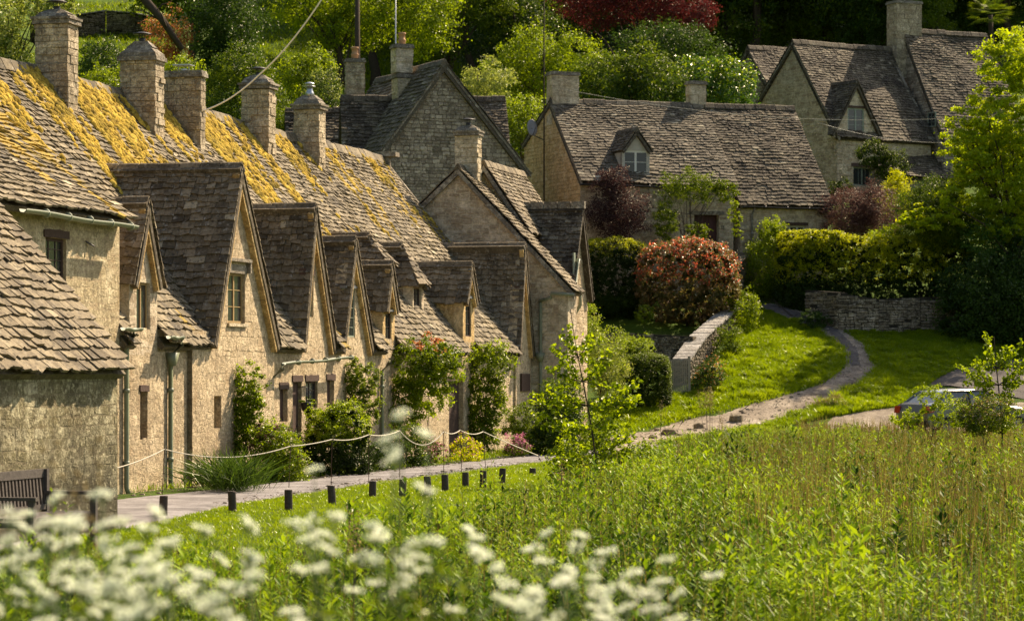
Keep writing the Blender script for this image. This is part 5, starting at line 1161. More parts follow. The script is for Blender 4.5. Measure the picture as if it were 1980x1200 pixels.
# ---- wooded hillside behind
def hill(name, label, cat, box, Y, mat, **k): return bush(name, label, cat, box, Y, mat, **k)
hill('tree', 'pale dappled tree at the top left corner', 'tree', (-90, -30, 60, 120), 100, 'l_pale', leaf=.10, dens=.6, blobs=[(-60, 60, 82, 225), (30, -20, 150, 60)], sr=.12, mat2='l_mid', f2=.5)
hill('shrub', 'dark shrub between the first two terrace chimneys', 'shrub', (146, 74, 240, 190), 112, 'l_dark', leaf=.09, dens=.9, sr=.05)
hill('shrub', 'sunlit green shrub below the dark one between the first chimneys', 'shrub', (155, 118, 250, 230), 106, 'l_mid', leaf=.09, dens=.8, mat2='l_lime', f2=.4, sr=.05)
hill('shrub', 'rust-red shrub above the second chimney', 'shrub', (274, 22, 370, 130), 122, 'l_rust', leaf=.09, dens=.6, mat2='l_mid', f2=.35, sr=.05)
hill('shrub', 'yellow-green shrub under the rust-red one', 'shrub', (290, 110, 400, 200), 112, 'l_mid', leaf=.09, dens=.8, mat2='l_lime', f2=.5, sr=.05)
hill('evergreen_tree', 'tall dark evergreen behind the second and third chimneys', 'tree', (362, -60, 515, 130), 124, 'l_dark', leaf=.13, dens=.8, blobs=[(380, 40, 500, 210)], sr=.14)
hill('shrub', 'broad mid-green shrub behind the third and fourth chimneys', 'shrub', (385, 150, 560, 300), 108, 'l_mid', leaf=.09, dens=.8, blobs=[(400, 90, 520, 200)], sr=.07, mat2='l_dark', f2=.4)
hill('shrub', 'bright lime shrub under the white cable', 'shrub', (510, 110, 625, 235), 113, 'l_lime', leaf=.09, dens=.65, blobs=[(560, 90, 650, 170)], sr=.06, mat2='l_mid', f2=.5)
hill('shrub', 'grey-leaved shrub left of the tall chimney stack', 'shrub', (590, 130, 668, 260), 109, 'l_dark', leaf=.08, dens=.7, sr=.05, mat2='l_pale', f2=.35)
hill('shrub', 'shaded green shrub behind the fifth terrace chimney', 'shrub', (510, 200, 650, 300), 106, 'l_mid', leaf=.09, dens=.8, sr=.05)
hill('tree', 'bright green tree with dark trunk above the white cable', 'tree', (515, -70, 690, 60), 134, 'l_lime', leaf=.13, dens=.55, blobs=[(640, -60, 800, 80), (600, 0, 740, 110), (760, -60, 890, 120)], sr=.16, foot=690, mat2='l_mid', f2=.6)
hill('tree', 'dark green tree behind the tall pot-topped chimney', 'tree', (790, 20, 900, 150), 138, 'l_mid', leaf=.13, dens=.7, blobs=[(870, -60, 1000, 60)], sr=.16, mat2='l_lime', f2=.3)
hill('tree', 'shaded dark tree between the grey gable and the lime tree', 'tree', (900, -50, 1080, 130), 140, 'l_dark', leaf=.14, dens=.8, sr=.16, mat2='l_mid', f2=.5)
hill('tree', 'light green tree spreading behind the thin mast', 'tree', (960, 40, 1100, 200), 120, 'l_lime', leaf=.11, dens=.5, blobs=[(925, 90, 1050, 220), (1040, 60, 1180, 190)], sr=.12, mat2='l_mid', f2=.5, foot=1030)
hill('shrub', 'cream-green blossoming shrub right of the grey gable apex', 'shrub', (885, 120, 1000, 210), 113, 'l_pale', leaf=.09, dens=.6, sr=.06)
hill('shrub', 'green shrub filling the gap left of the ochre gable', 'shrub', (960, 180, 1065, 320), 112, 'l_mid', leaf=.09, dens=.8, sr=.06, mat2='l_lime', f2=.5)
hill('laurel', 'dark laurel thicket behind the long cottage roof', 'shrub', (1100, 100, 1240, 235), 117, 'l_dark', leaf=.12, dens=.8, blobs=[(1180, 90, 1330, 230)], sr=.08, mat2='l_mid', f2=.6)
hill('laurel', 'glossy laurel with bright tips left of the top right house', 'shrub', (1290, 100, 1400, 230), 118.5, 'l_laurel', leaf=.13, dens=.75, blobs=[(1350, 110, 1465, 235)], sr=.08, mat2='l_lime', f2=.25)
hill('red_maple', 'dark red maple at the top centre', 'tree', (1075, -80, 1230, 55), 128, 'l_red', leaf=.10, dens=.6, blobs=[(1180, -90, 1330, 60), (1290, -20, 1388, 70)], sr=.14, foot=1200)
hill('tree', 'dark tree filling the background right of the red maple', 'tree', (1330, -90, 1500, 120), 150, 'l_mid', leaf=.16, dens=.7, sr=.2, mat2='l_dark', f2=.5)
hill('tree', 'shaded woodland tree directly behind the top right gable', 'tree', (1450, -90, 1640, 110), 152, 'l_mid', leaf=.16, dens=.7, sr=.2, mat2='l_dark', f2=.6)
hill('tree', 'shaded woodland tree left of the massive chimney', 'tree', (1600, -90, 1740, 100), 150, 'l_dark', leaf=.16, dens=.9, sr=.2, mat2='l_mid', f2=.2)
hill('tree', 'green tree right of the massive chimney', 'tree', (1755, -60, 1850, 70), 146, 'l_mid', leaf=.14, dens=.7, sr=.2)
hill('tree', 'dark tree behind the palm at the top right corner', 'tree', (1830, -90, 2020, 90), 152, 'l_dark', leaf=.16, dens=.9, sr=.2)
hill('shrub', 'dark evergreen under the red maple', 'shrub', (1190, 40, 1400, 150), 124, 'l_dark', leaf=.12, dens=.8, sr=.1)
# far woodland: individual trees on copies of three crowns
protos = []
for i, (mt, m2) in enumerate((('l_dark', 'l_mid'), ('l_mid', 'l_lime'), ('l_dark', 'l_mid'))):
    rs = np.random.default_rng(50+i); b = np.array([-60.+i*6, 190., 0.]); b[2] = gz(b[0], b[1])
    rt = thing('woodland_tree', b, 'woodland tree', 'tree', 'woodland trees on the upper hillside'); Vs, ts, cs_ = [], [], []
    for k in range(7):
        c = b + np.array([rs.normal()*1.7, rs.normal()*1.7, 4.2+rs.random()*4.2]); r = 1.6+rs.random()*1.0
        V, t, cc = ellip(rs, c, (r, r, r*.8), 3200, .2, spread=.2); Vs.append(V); ts.append(t); cs_.append(cc[:3])
    t_ = np.concatenate(ts); leafmesh('crown', Vs, ts, [M[mt], M[m2]], rt, (rs.random(len(t_)) < .4).astype(np.int32))
    limbs('trunk', b - [0, 0, .3], np.concatenate(cs_)[:14], .24, 'bark', rt, rs); protos.append(rt)
used = set(); rs = np.random.default_rng(77); cand = []
for Y, step in ((150, 118), (158, 110), (167, 105), (178, 100)):
    for x in np.arange(-60, 2060, step): cand.append((x + rs.normal()*22, Y + rs.normal()*2.5))
lab = {0: 'dark broadleaf woodland tree on the upper hillside', 1: 'fresher green woodland tree on the upper hillside', 2: 'very dark woodland tree on the upper hillside'}
for x, Y in cand:
    if (120 < x < 330 and Y < 172) or (120 < x < 620 and Y > 154): continue
    i = int(rs.integers(0, 3)) if x < 1100 else int(rs.choice([0, 2, 2]))
    if i not in used: o = protos[i]; used.add(i)
    else: o = copy_tree(protos[i])
    X = (x-CX)/FPX*Y; o.location = (X, Y, float(gz(X, Y))); o.rotation_euler.z = 0 if o is protos[i] and False else rs.random()*6.28; s_ = .8 + rs.random()*.45; o.scale = (s_, s_, s_*(.9+.3*rs.random()))
    o['label'] = lab[i]; o['group'] = ('dark broadleaf woodland trees', 'fresh green woodland trees', 'very dark woodland trees')[i] + ' on the upper hillside'
# palm
b = pt(1915, 60, 138); b[2] = gz(b[0], b[1]); pm = thing('fan_palm', b, 'spiky-leaved fan palm above the far right roof', 'palm')
mb = MB(); cr = pt(1915, 30, 138); mb.tube([b, (b+cr)/2+[.1, 0, 0], cr], [.16, .13, .12], 9); mb.build('trunk', M['bark'], pm, True)
rs = np.random.default_rng(4); V = []; 
for k in range(46):
    a = rs.random()*6.28; el = rs.uniform(-.5, 1.2); d = np.array([math.cos(a)*math.cos(el), math.sin(a)*math.cos(el), math.sin(el)]); hub = cr + d*rs.uniform(.45, .75)
    u = unit(np.cross(d, UP)); w = np.cross(u, d)
    for j in range(15):
        q = (j-7)/7*1.25; e = d*math.cos(q) + u*math.sin(q); L = .62; s_ = unit(np.cross(e, w))*.018
        V += [hub, hub + e*L*.5 + s_*1.3, hub + e*L - UP*.1, hub + e*L*.5 - s_*1.3]
V = np.array(V); leafmesh('fronds', [V], [rs.random(len(V)//4)], M['l_mid'], pm)

# ---------------------------------------------------------------- grass, meadow
def to_px(P):
    return CX + FPX*P[:, 0]/P[:, 1], HY - FPX*(P[:, 2]-ZC)/P[:, 1]
def blades(name, P, h, w, mat, rs, lean=.35, tint=None, kind='stuff', mi=None):
    n = len(P); a = rs.random(n)*6.283; s_ = np.stack([np.cos(a), np.sin(a), np.zeros(n)], 1)*w/2; ln = rs.normal(size=(n, 3))*lean*h[:, None]; ln[:, 2] = 0
    top = P + ln + np.array([0, 0, 1])*h[:, None]; mid = P + ln*.35 + np.array([0, 0, .55])*h[:, None]
    V = np.stack([P - s_*.8, mid - s_, top, mid + s_], 1).reshape(-1, 3)
    o = leafmesh(name, [V], [tint if tint is not None else rs.random(n)], mat, None, mi, kind); return o
def scatter(rs, n, x0, x1, y0, y1, keep):
    X = rs.uniform(x0, x1, n); Y = rs.uniform(y0, y1, n); P = np.stack([X, Y, gz(X, Y)], 1); px, py = to_px(P); k = keep(px, py, P); return P[k], px[k], py[k]
tl = lambda P: (P[:, 0]-ROW.o[0])*ROW.n[0] + (P[:, 1]-ROW.o[1])*ROW.n[1]
sl_ = lambda P: (P[:, 0]-ROW.o[0])*ROW.d[0] + (P[:, 1]-ROW.o[1])*ROW.d[1]
lane_r = lambda s: np.interp(s, [-22, -9, -3, 6, 16, 26, 33, 37], [5.0, 4.1, 3.3, 3.0, 3.05, 3.65, 4.6, 6.6])
EX = [-300, 200, 560, 650, 800, 900, 1040, 1100, 1200, 1300, 1500, 2300]; EY = [1170, 1155, 1125, 1105, 1058, 1028, 975, 948, 915, 878, 841, 838]
rs = np.random.default_rng(12)
clump = lambda P, s=1.: np.array([nz(a*s, b*s, 3.3) for a, b in P[:, :2]])
def jag(px, py, P): return np.interp(px, EX, EY)
P, px, py = scatter(rs, 600000, -8, 8, 24, 84, lambda px, py, P: (tl(P) > lane_r(sl_(P)) - .05) & (py < jag(px, py, P)+12) & (px > -60) & (px < 1330) & (py < 1200) & (sl_(P) < 36))
P = P[:260000]; c_ = clump(P, 1.4); blades('lawn_grass', P, .028 + .03*rs.random(len(P)) + .035*np.clip(c_, 0, 1), .010, M['l_grass'], rs, .5, np.clip(.62+c_*.4+rs.normal(size=len(P))*.12, 0, 1))
# bank and verge grass
pathpoly = [(1150, 846), (1210, 836), (1300, 817), (1420, 789), (1530, 759), (1600, 736), (1640, 703), (1622, 668), (1585, 640), (1520, 610), (1470, 590), (1495, 588), (1560, 605), (1620, 630), (1672, 666), (1696, 712), (1662, 747), (1600, 780), (1470, 826), (1340, 852), (1260, 864), (1180, 887)]
def inpoly(px, py, poly):
    r = np.zeros(len(px), bool); j = len(poly)-1
    for i in range(len(poly)):
        xi, yi = poly[i]; xj, yj = poly[j]
        r ^= ((yi > py) != (yj > py)) & (px < (xj-xi)*(py-yi)/(yj-yi+1e-9)+xi); j = i
    return r
bankpoly = [(1150, 800), (1200, 780), (1300, 768), (1340, 760), (1400, 680), (1440, 610), (1470, 590), (1560, 610), (1700, 640), (1860, 640), (2000, 640), (2000, 688), (1850, 712), (1795, 744), (1740, 786), (1600, 808), (1480, 835), (1340, 860), (1180, 880), (1130, 850)]
P, px, py = scatter(rs, 900000, 1.5, 18, 82, 104, lambda px, py, P: inpoly(px, py, bankpoly) & ~inpoly(px + rs.normal(size=len(px))*5, py + rs.normal(size=len(px))*2.5, pathpoly))
P = P[:200000]; c_ = clump(P, .9); c2 = clump(P, 3.); hh = .07 + .07*rs.random(len(P)) + .26*np.clip(c2, 0, 1)
px, py = to_px(P); tuft = ((px > 1560) & (px < 1720) & (py > 735)) ; hh = np.where(tuft, hh*1.3, hh)*np.interp(py, [610, 700], [.35, 1.])
blades('bank_grass', P, hh, .022, M['l_grass'], rs, .5, np.clip(.55+c_*.5+c2*.3+rs.normal(size=len(P))*.15, 0, 1))
# hillside lawn patches
P, px, py = scatter(rs, 90000, -30, -4, 110, 172, lambda px, py, P: ((px > 120) & (px < 330) & (py < 160)) | ((px > 480) & (px < 800)))
blades('hillside_grass', P, .12 + .15*rs.random(len(P)), .05, M['l_grass'], rs, .5)
# tufts at wall foot and lane edges
P, px, py = scatter(rs, 160000, -8, 5, 36, 84, lambda px, py, P: ((tl(P) > .02) & (tl(P) < np.interp(sl_(P), [-3, 4, 8, 20, 33], [.1, .25, 1.0, 1.25, 1.7])) & (sl_(P) > -1)))
c_ = clump(P, 2.2); k = c_ > -.15; P = P[k]; blades('verge_weeds', P, .06 + .16*rs.random(len(P))*np.clip(.4+clump(P, 2.2), 0, 1), .016, M['l_grass'], rs, .6)
# iris-like clump by the wall
for i, (xa, ya, lb) in enumerate(((430, 948, 'dark strap-leaved clump at the wall foot below the ochre slot'), (452, 953, 'strap-leaved clump beside the loose green shrub'))):
    b = ground_at(xa, ya, 30); rt = thing('strap_plant', b, lb, 'plant'); n = 420
    rs2 = np.random.default_rng(i); P = b + rs2.normal(size=(n, 3))*[.22, .3, 0]; d = unit(rs2.normal(size=(n, 3))*[.5, .5, .1] + [0, 0, .9]); L = rs2.uniform(.4, .95, n)[:, None]; s_ = unit(np.cross(d, rs2.normal(size=(n, 3))))*.011
    T = P + d*L + (d*[1, 1, 0])*L*.5 - [0, 0, .05]; mid = P + d*L*.6; V = np.stack([P-s_, mid-s_, T, mid+s_], 1).reshape(-1, 3); leafmesh('leaves', [V], [rs2.random(n)], M['l_dark'], rt)
# the meadow: leafy stems, grasses, brown reeds
kp = lambda px, py, P: (py > jag(px, py, P)) & (px > -150) & (px < 2120) & (py < 1330)
def meadow(name, n, ymin, ymax, hrange, nl, leaf, seed):
    rs = np.random.default_rng(seed); P, px, py = scatter(rs, n, -9, 20, ymin, ymax, kp)
    c = clump(P, .55); d_ = clump(P, 1.6)+.5*clump(P, 4.); k = rs.random(len(P)) < np.clip(.7+c*.7+d_*1.1, .06, 1); P, px, py, c, d_ = P[k], px[k], py[k], c[k], d_[k]
    H = rs.uniform(*hrange, len(P))*(1+.5*d_+.25*c); edge = np.clip((py - np.interp(px, EX, EY))/40, .6, 1); H = H*edge
    reed = rs.random(len(P)) < np.clip((px-1250)/900 + .35*c, 0, .6)
    N = len(P); f = np.linspace(.18, 1., nl)[None, :] + rs.normal(size=(N, nl))*.03; ang = (np.arange(nl)*2.4)[None, :] + rs.random((N, 1))*6.28
    lean = rs.normal(size=(N, 1, 2))*.10*H[:, None, None]; base = P[:, None, :] + np.concatenate([lean*f[..., None]**1.5, (f*H[:, None])[..., None]], -1)
    ll = leaf*np.clip(1+1.3*clump(P+7., .9), .5, 1.7)[:, None]*(1.25 - .6*f)*(.7+.6*rs.random((N, nl))); el = .25+.5*f + rs.normal(size=(N, nl))*.25
    dr = np.stack([np.cos(ang)*np.cos(el), np.sin(ang)*np.cos(el), np.sin(el)], -1); sd_ = np.stack([-np.sin(ang), np.cos(ang), 0*ang], -1)
    w = ll*.17; tip = base + dr*ll[..., None] - np.array([0, 0, .2])*ll[..., None]*.5; mid = base + dr*ll[..., None]*.5
    V = np.stack([base, mid - sd_*w[..., None], tip, mid + sd_*w[..., None]], 2)
    kk = ~reed; V = V[kk].reshape(-1, 3); t = np.clip(.46+1.0*c[kk, None]+.5*rs.normal(size=(kk.sum(), 1))*.35+.25*(f[kk]-.5)+rs.normal(size=(kk.sum(), nl))*.18, 0, 1).ravel()
    tag(leafmesh(name, [V], [t], M['l_meadow'], None), kind='stuff')
    # stems
    s_ = np.stack([np.cos(ang[:, 0]), np.sin(ang[:, 0]), 0*ang[:, 0]], -1)*.004; top = base[:, -1]; B = P
    V = np.stack([B-s_, B+s_, top+s_*.5, top-s_*.5], 1)[kk].reshape(-1, 3); tag(leafmesh('meadow_stems', [V], [rs.random(kk.sum())], M['l_reed'], None), kind='stuff')
    return P, H
meadow('meadow_plants', 62000, 24, 86, (.34, .68), 16, .112, 31)
meadow('meadow_plants', 8500, 11.5, 26, (.45, .8), 22, .11, 32)
_kp = kp
kp = lambda px, py, P: _kp(px, py, P) & (clump(P, .8) > .12) & (py > jag(px, py, P) + 8)
meadow('meadow_weeds', 16000, 22, 82, (.62, .92), 22, .14, 35)
kp = _kp
rs = np.random.default_rng(33)
P, px, py = scatter(rs, 110000, -9, 20, 14, 86, kp); c_ = clump(P, .55); edge = np.clip((py - np.interp(px, EX, EY))/40, .3, 1)
blades('meadow_grass', P, (.15 + .38*rs.random(len(P)))*edge, .009, M['l_meadow'], rs, .22, np.clip(.45+c_*.5+rs.normal(size=len(P))*.2, 0, 1))
P, px, py = scatter(rs, 130000, -4, 20, 14, 85, kp); c_ = clump(P, .4); k = rs.random(len(P)) < np.clip((px-1280)/450 + .5*c_, .04, .5)*np.clip(1.25 - np.abs(py-965)/190, .12, 1); P = P[k]; py = py[k]; px = px[k]; edge = np.clip((py - np.interp(px, EX, EY))/40, .5, 1)
blades('dry_reeds', P, (.5 + .5*rs.random(len(P)))*edge, .0075, M['l_reed'], rs, .10, rs.random(len(P))**1.6)

o = tag(mesh_np('meadow_soil', *(lambda X, Y: (np.stack([X, Y, gz(X, Y)+.02], -1).reshape(-1, 3), (lambda i: np.stack([i[:-1, :-1], i[:-1, 1:], i[1:, 1:], i[1:, :-1]], -1).reshape(-1, 4))(np.arange(X.size).reshape(X.shape))))(*(lambda U, Vv: (np.interp(U, [0, 1], [0, 1])*(22 - (.4+.248*(Vv-38)+.9)) + (.4+.248*(Vv-38)+.9), Vv))(*np.meshgrid(np.linspace(0, 1, 60), np.linspace(16, 80, 150)))), M['soil'], smooth=True), kind='structure')
P, px, py = scatter(rs, 22000, 8, 20, 74, 86, lambda px, py, P: (py > 830) & (py < 856) & (px > 1540))
blades('edge_reeds', P, .35 + .4*rs.random(len(P)), .012, M['l_reed'], rs, .14, rs.random(len(P)))

# dark sedge tufts in the meadow
rs = np.random.default_rng(61); Cn, px, py = scatter(rs, 900, -6, 20, 15, 80, kp); Cn = Cn[:150]; k = rs.integers(0, len(Cn), 26000); P = Cn[k] + rs.normal(size=(26000, 3))*[.16, .16, 0]
h = rs.uniform(.3, .65, len(P)); a = rs.random(len(P))*6.28; w = np.stack([np.cos(a), np.sin(a), 0*a], 1)*.0045; d = rs.normal(size=(len(P), 3))*[.3, .3, 0]*h[:, None]
V = np.stack([P-w*.5, P+d*.5+UP*h[:, None]*.6-w, P+d*1.2+UP*h[:, None]*.95, P+d*.5+UP*h[:, None]*.6+w], 1).reshape(-1, 3); tag(leafmesh('sedge_tufts', [V], [rs.random(len(P))*.7], M['l_mid'], None), kind='stuff')
# loose stones on the path and along the lane edges
def pebbles(name, P, r0, r1, mat):
    rs = np.random.default_rng(5); V, Fq, t = [], [], []
    for i, p in enumerate(P):
        r = rs.uniform(r0, r1)*(1+2*(rs.random() < .06)); n = 6; a0 = rs.random()*6; q = [p + [r*math.cos(a0+j*6.283/n)*rs.uniform(.7, 1.2), r*.8*math.sin(a0+j*6.283/n), .0] for j in range(n)]
        b = len(V); V += q + [p + (x-p)*.65 + UP*r*.45 for x in q]; Fq += [[b+j, b+(j+1) % n, b+n+(j+1) % n, b+n+j] for j in range(n)] + [[b+n+j for j in range(n)]]; t += [rs.random()]*(n+1)
    tag(mesh_np(name, V, Fq, M[mat], None, t), kind='stuff')
P, px, py = scatter(np.random.default_rng(8), 60000, 2, 16, 82, 104, lambda px, py, P: inpoly(px, py, pathpoly)); P[:, 2] += .05; pebbles('path_stones', P[:1500], .010, .032, 'dry')
rs = np.random.default_rng(9); s_ = rs.uniform(-4, 34, 3000); tt = np.where(rs.random(3000) < .5, lane_r(s_) - abs(rs.normal(size=3000))*.3, np.interp(s_, [-3, 4, 8, 20, 33], [.1, .4, 1.0, 1.25, 1.7]) + abs(rs.normal(size=3000))*.3)
P = np.array([ROW.P(a, b) for a, b in zip(s_, tt)]); P[:, 2] = gz(P[:, 0], P[:, 1]) + .03; pebbles('lane_grit', P, .006, .022, 'dry')
# ---------------------------------------------------------------- furniture of the lane
def grain_post(name, label, b, h, r, group=None, cat='post', mat='post', tilt=(0, 0)):
    rt = thing(name, b, label, cat, group); mb = MB(); b = np.asarray(b, float); top = b + [tilt[0], tilt[1], h]
    mb.tube([b - [0, 0, .15], b + (top-b)*.5, top - [0, 0, .012], top], [r*1.03, r, r*.98, r*.9], 12); mb.build('stump', M[mat], rt); return rt
posts = [(315, 1000, 38), (450, 990, 37), (558, 988, 38), (643, 976, 34), (720, 962, 29), (778, 963, 33), (828, 960, 36), (861, 951, 31), (900, 942, 26), (934, 945, 33), (970, 936, 28)]
desc = ['first bollard from the left, beside the bench end', 'second bollard from the left, on the lane edge', 'third bollard from the left', 'fourth bollard from the left, below the box bush', 'fifth bollard from the left', 'sixth bollard from the left', 'seventh bollard from the left', 'eighth bollard, in the middle of the close-set ones', 'ninth bollard from the left', 'tenth bollard, second from the right', 'last bollard, standing in a grass tuft']
for (x, y, h), d_ in zip(posts, desc):
    b = ground_at(x, y, 28); grain_post('bollard', 'short dark wooden ' + d_, b, h/ppm(b[1])+.03, .062, 'wooden bollards along the lane', 'bollard', tilt=(random.gauss(0, .014), random.gauss(0, .01)))
b = ground_at(1030, 918, 30); grain_post('bollard', 'low worn stump half hidden in grass at the end of the bollards', b, .14, .07, 'wooden bollards along the lane', 'bollard')
# iron stakes with rope
stk = [((313, 957), (318, 868)), ((558, 945), (562, 862)), ((640, 940), (642, 849)), ((713, 935), (713, 840)), ((773, 925), (773, 832)), ((858, 920), (858, 834)), ((893, 916), (890, 831)), ((940, 910), (934, 834)), ((1052, 895), (1040, 880))]
tops = []
names_ = ['by the second downpipe', 'in front of the loose green shrub', 'in front of the box bush', 'at the right of the box bush', 'in front of the climbing rose', 'before the wide doorway', 'between the wide doorway and the green climber', 'before the green climber', 'short one at the far end of the rope']
for ((bx, by), (tx, ty)), d_ in zip(stk, names_):
    b = ground_at(bx, by, 30); t_ = pt(tx, ty, b[1]); tops.append(t_)
    rt = thing('iron_stake', b, 'thin rusty iron stake holding the rope, ' + d_, 'stake', 'iron stakes along the lane'); mb = MB(); mb.tube([b - [0, 0, .1], t_, t_ + [0, 0, .03]], .0075, 6)
    mb.tube([t_ + [0, 0, .0], t_ + [.03, 0, .0], t_ + [.035, 0, .03], t_ + [.02, 0, .045]], .005, 5); mb.build('rod', M['timber'], rt, True)
def rope(name, label, pts, sags, r, mat, cat='rope'):
    P = []
    for (a, b), s_ in zip(zip(pts[:-1], pts[1:]), sags):
        n = 14
        for i in range(n): q = i/n; P.append(a + (b-a)*q - UP*4*s_*q*(1-q))
    P.append(pts[-1]); rt = thing(name, P[0], label, cat); mb = MB(); mb.tube(P, r, 6); mb.build('strand', M[mat], rt, True); return rt
e0 = pt(222, 905, tops[0][1]-1.6)
rope('rope', 'pale rope looping between the iron stakes in front of the cottages', [e0] + tops, [.03, .17, .02, .05, .05, .28, .06, .07, .01], .0095, 'rope')
rope('rope', 'pale rope hanging across the bench at the left edge', [pt(-60, 880, 35), pt(135, 966, 36.5)], [.05], .009, 'rope')
# the cables overhead
rope('overhead_cable', 'thick white cable rising from the third chimney over the fourth', [pt(391, 215, 60.5), pt(500, 146, 59.), pt(628, -10, 57)], [.1, .12], .016, 'cable', 'cable')
rope('overhead_wire', 'thin wire sagging across the ochre-gabled cottage roof to the top right house', [pt(1085, 172, 100), pt(1490, 226, 101), pt(1888, 226, 102)], [.12, .12], .008, 'wire', 'wire')
rope('overhead_wire', 'short thin wire crossing below the pointed dormer', [pt(1578, 236, 106), pt(1890, 274, 108)], [.3], .008, 'wire', 'wire')
# masts
for nm, lb, x, y0, y1, Y, r_, mt in (('telegraph_pole', 'brown wooden pole behind the shrubs left of the grey gable', 691, -40, 150, 112, .11, 'bark'), ('aerial_mast', 'thin metal mast beside the pot-topped chimney', 765, -40, 125, 101, .022, 'steel'), ('aerial_mast', 'thin dark mast in front of the light green tree', 1052, -40, 175, 106, .026, 'bark')):
    a, b = pt(x, y1, Y), pt(x, y0, Y); b0 = a.copy(); b0[2] = gz(a[0], Y) if Y > 105 else a[2]-.6
    rt = thing(nm, b0, lb, 'pole'); mb = MB(); mb.tube([b0, a, b], [r_*1.1, r_, r_*.8], 8); mb.build('shaft', M[mt], rt, True)
# fallen leaning trunk on the hillside
a, b = pt(262, -20, 121), pt(352, 96, 121); b2 = b.copy(); b2[2] = gz(b2[0], b2[1]) if gz(b2[0], b2[1]) < b[2] else b[2]
rt = thing('leaning_trunk', b, 'bare leaning tree trunk crossing in front of the rust-red shrub', 'tree'); mb = MB(); mb.tube([b, (a+b)/2 + [.1, 0, .05], a, a + [-.6, 0, .9]], [.13, .16, .2, .2], 9)
for q, e in ((.3, pt(300, 10, 120)), (.5, pt(250, 20, 121)), (.6, pt(330, 5, 121))): s_ = b+(a-b)*q; mb.tube([s_, (s_+e)/2+[0, 0, .15], e], [.05, .03, .01], 5)
mb.build('bark', M['bark'], rt, True)
a = pt(60, 28, 100); mbq = [(142, 8), (100, 14), (60, 30), (62, 34)]
# hanging basket
p = ROW.P(S(575), .2, Z(787, S(575), .2)); rt = thing('hanging_basket', p, 'small black hanging basket beside the brown doorway', 'basket'); mb = MB(); mb.lathe(p - UP*.1, [(.06, 0), (.1, .05), (.115, .16), (.118, .2), (.1, .2)], 14); mb.build('bowl', M['black'], rt, True)
rs = np.random.default_rng(3); V, t, _ = ellip(rs, p+UP*.15, (.12, .12, .07), 240, .04); leafmesh('foliage', [V], [t], M['l_mid'], rt)
mb = MB(); q = ROW.P(S(575), .0, p[2]+.42); mb.tube([q, q + ROW.n*.2, p + UP*.38, p + UP*.1], .007, 5); mb.build('bracket', M['darkmetal'], rt, True)
# bench
FB = Fr(*(F2.P(-5.75, .62)[:2]), .248, 1.0); gb = float(gz(*FB.P(.9, .3)[:2]))
bn = thing('park_bench', FB.P(.95, .3, gb), 'weathered wooden bench against the damp wall of the outbuilding', 'bench')
def fb(name, a0, a1, t0, t1, z0, z1, parent=bn): mb = MB(); fbox(mb, FB, a0, a1, t0, t1, gb+z0, gb+z1, random.random()); return mb.build(name, M['benchwood'], parent)
Lb = 1.9
mb = MB()
for i in range(5): fbox(mb, FB, 0, Lb, .1+i*.11, .19+i*.11, gb+.42, gb+.45, random.random())
mb.build('seat', M['benchwood'], bn)
mb = MB(); fbox(mb, FB, 0, Lb, -.03, .01, gb+.85, gb+.95, .6); fbox(mb, FB, 0, Lb, -.0, .04, gb+.47, gb+.53, .4)
for i in range(19): s_ = .06 + i*(Lb-.12)/18; mb.hexa([FB.P(s_-.02, .0, gb+.53), FB.P(s_+.02, .0, gb+.53), FB.P(s_+.02, .03, gb+.53), FB.P(s_-.02, .03, gb+.53), FB.P(s_-.02, -.03, gb+.85), FB.P(s_+.02, -.03, gb+.85), FB.P(s_+.02, -.0, gb+.85), FB.P(s_-.02, -.0, gb+.85)], random.random())
mb.build('backrest', M['benchwood'], bn)
for a in (0, Lb-.07):
    fb('leg', a, a+.07, .6, .67, -.05, .65); fb('leg', a, a+.07, -.02, .05, -.05, .95); fb('armrest', a-.01, a+.08, -.02, .7, .65, .69); fb('rail', a+.01, a+.06, .05, .6, .34, .4)
fb('apron', .07, Lb-.07, .6, .63, .33, .41)
# gate
gt = thing('garden_gate', pt(1312, 765, 92.2), 'small slatted wooden gate between the topiary and the coping wall', 'gate'); x0, x1 = pt(1297, 0, 92.2)[0], pt(1329, 0, 92.2)[0]; zb_ = gz((x0+x1)/2, 92.2)
mb = MB(); n = 8
for i in range(n): xx = x0 + (x1-x0)*(i+.5)/n; mb.box([xx, 92.2, zb_+.58+.02*math.sin(i)], [.024, 0, 0], [0, .012, 0], [0, 0, .52], random.random())
mb.build('slats', M['gatewood'], gt); mb = MB()
for z in (.3, .85): mb.box([(x0+x1)/2, 92.225, zb_+z], [(x1-x0)/2, 0, 0], [0, .012, 0], [0, 0, .035])
mb.build('rails', M['gatewood'], gt)
for x in (x0-.06, x1+.06): mb = MB(); mb.box([x, 92.22, zb_+.55], [.045, 0, 0], [0, .045, 0], [0, 0, .65]); mb.build('gate_post', M['gatewood'], gt)
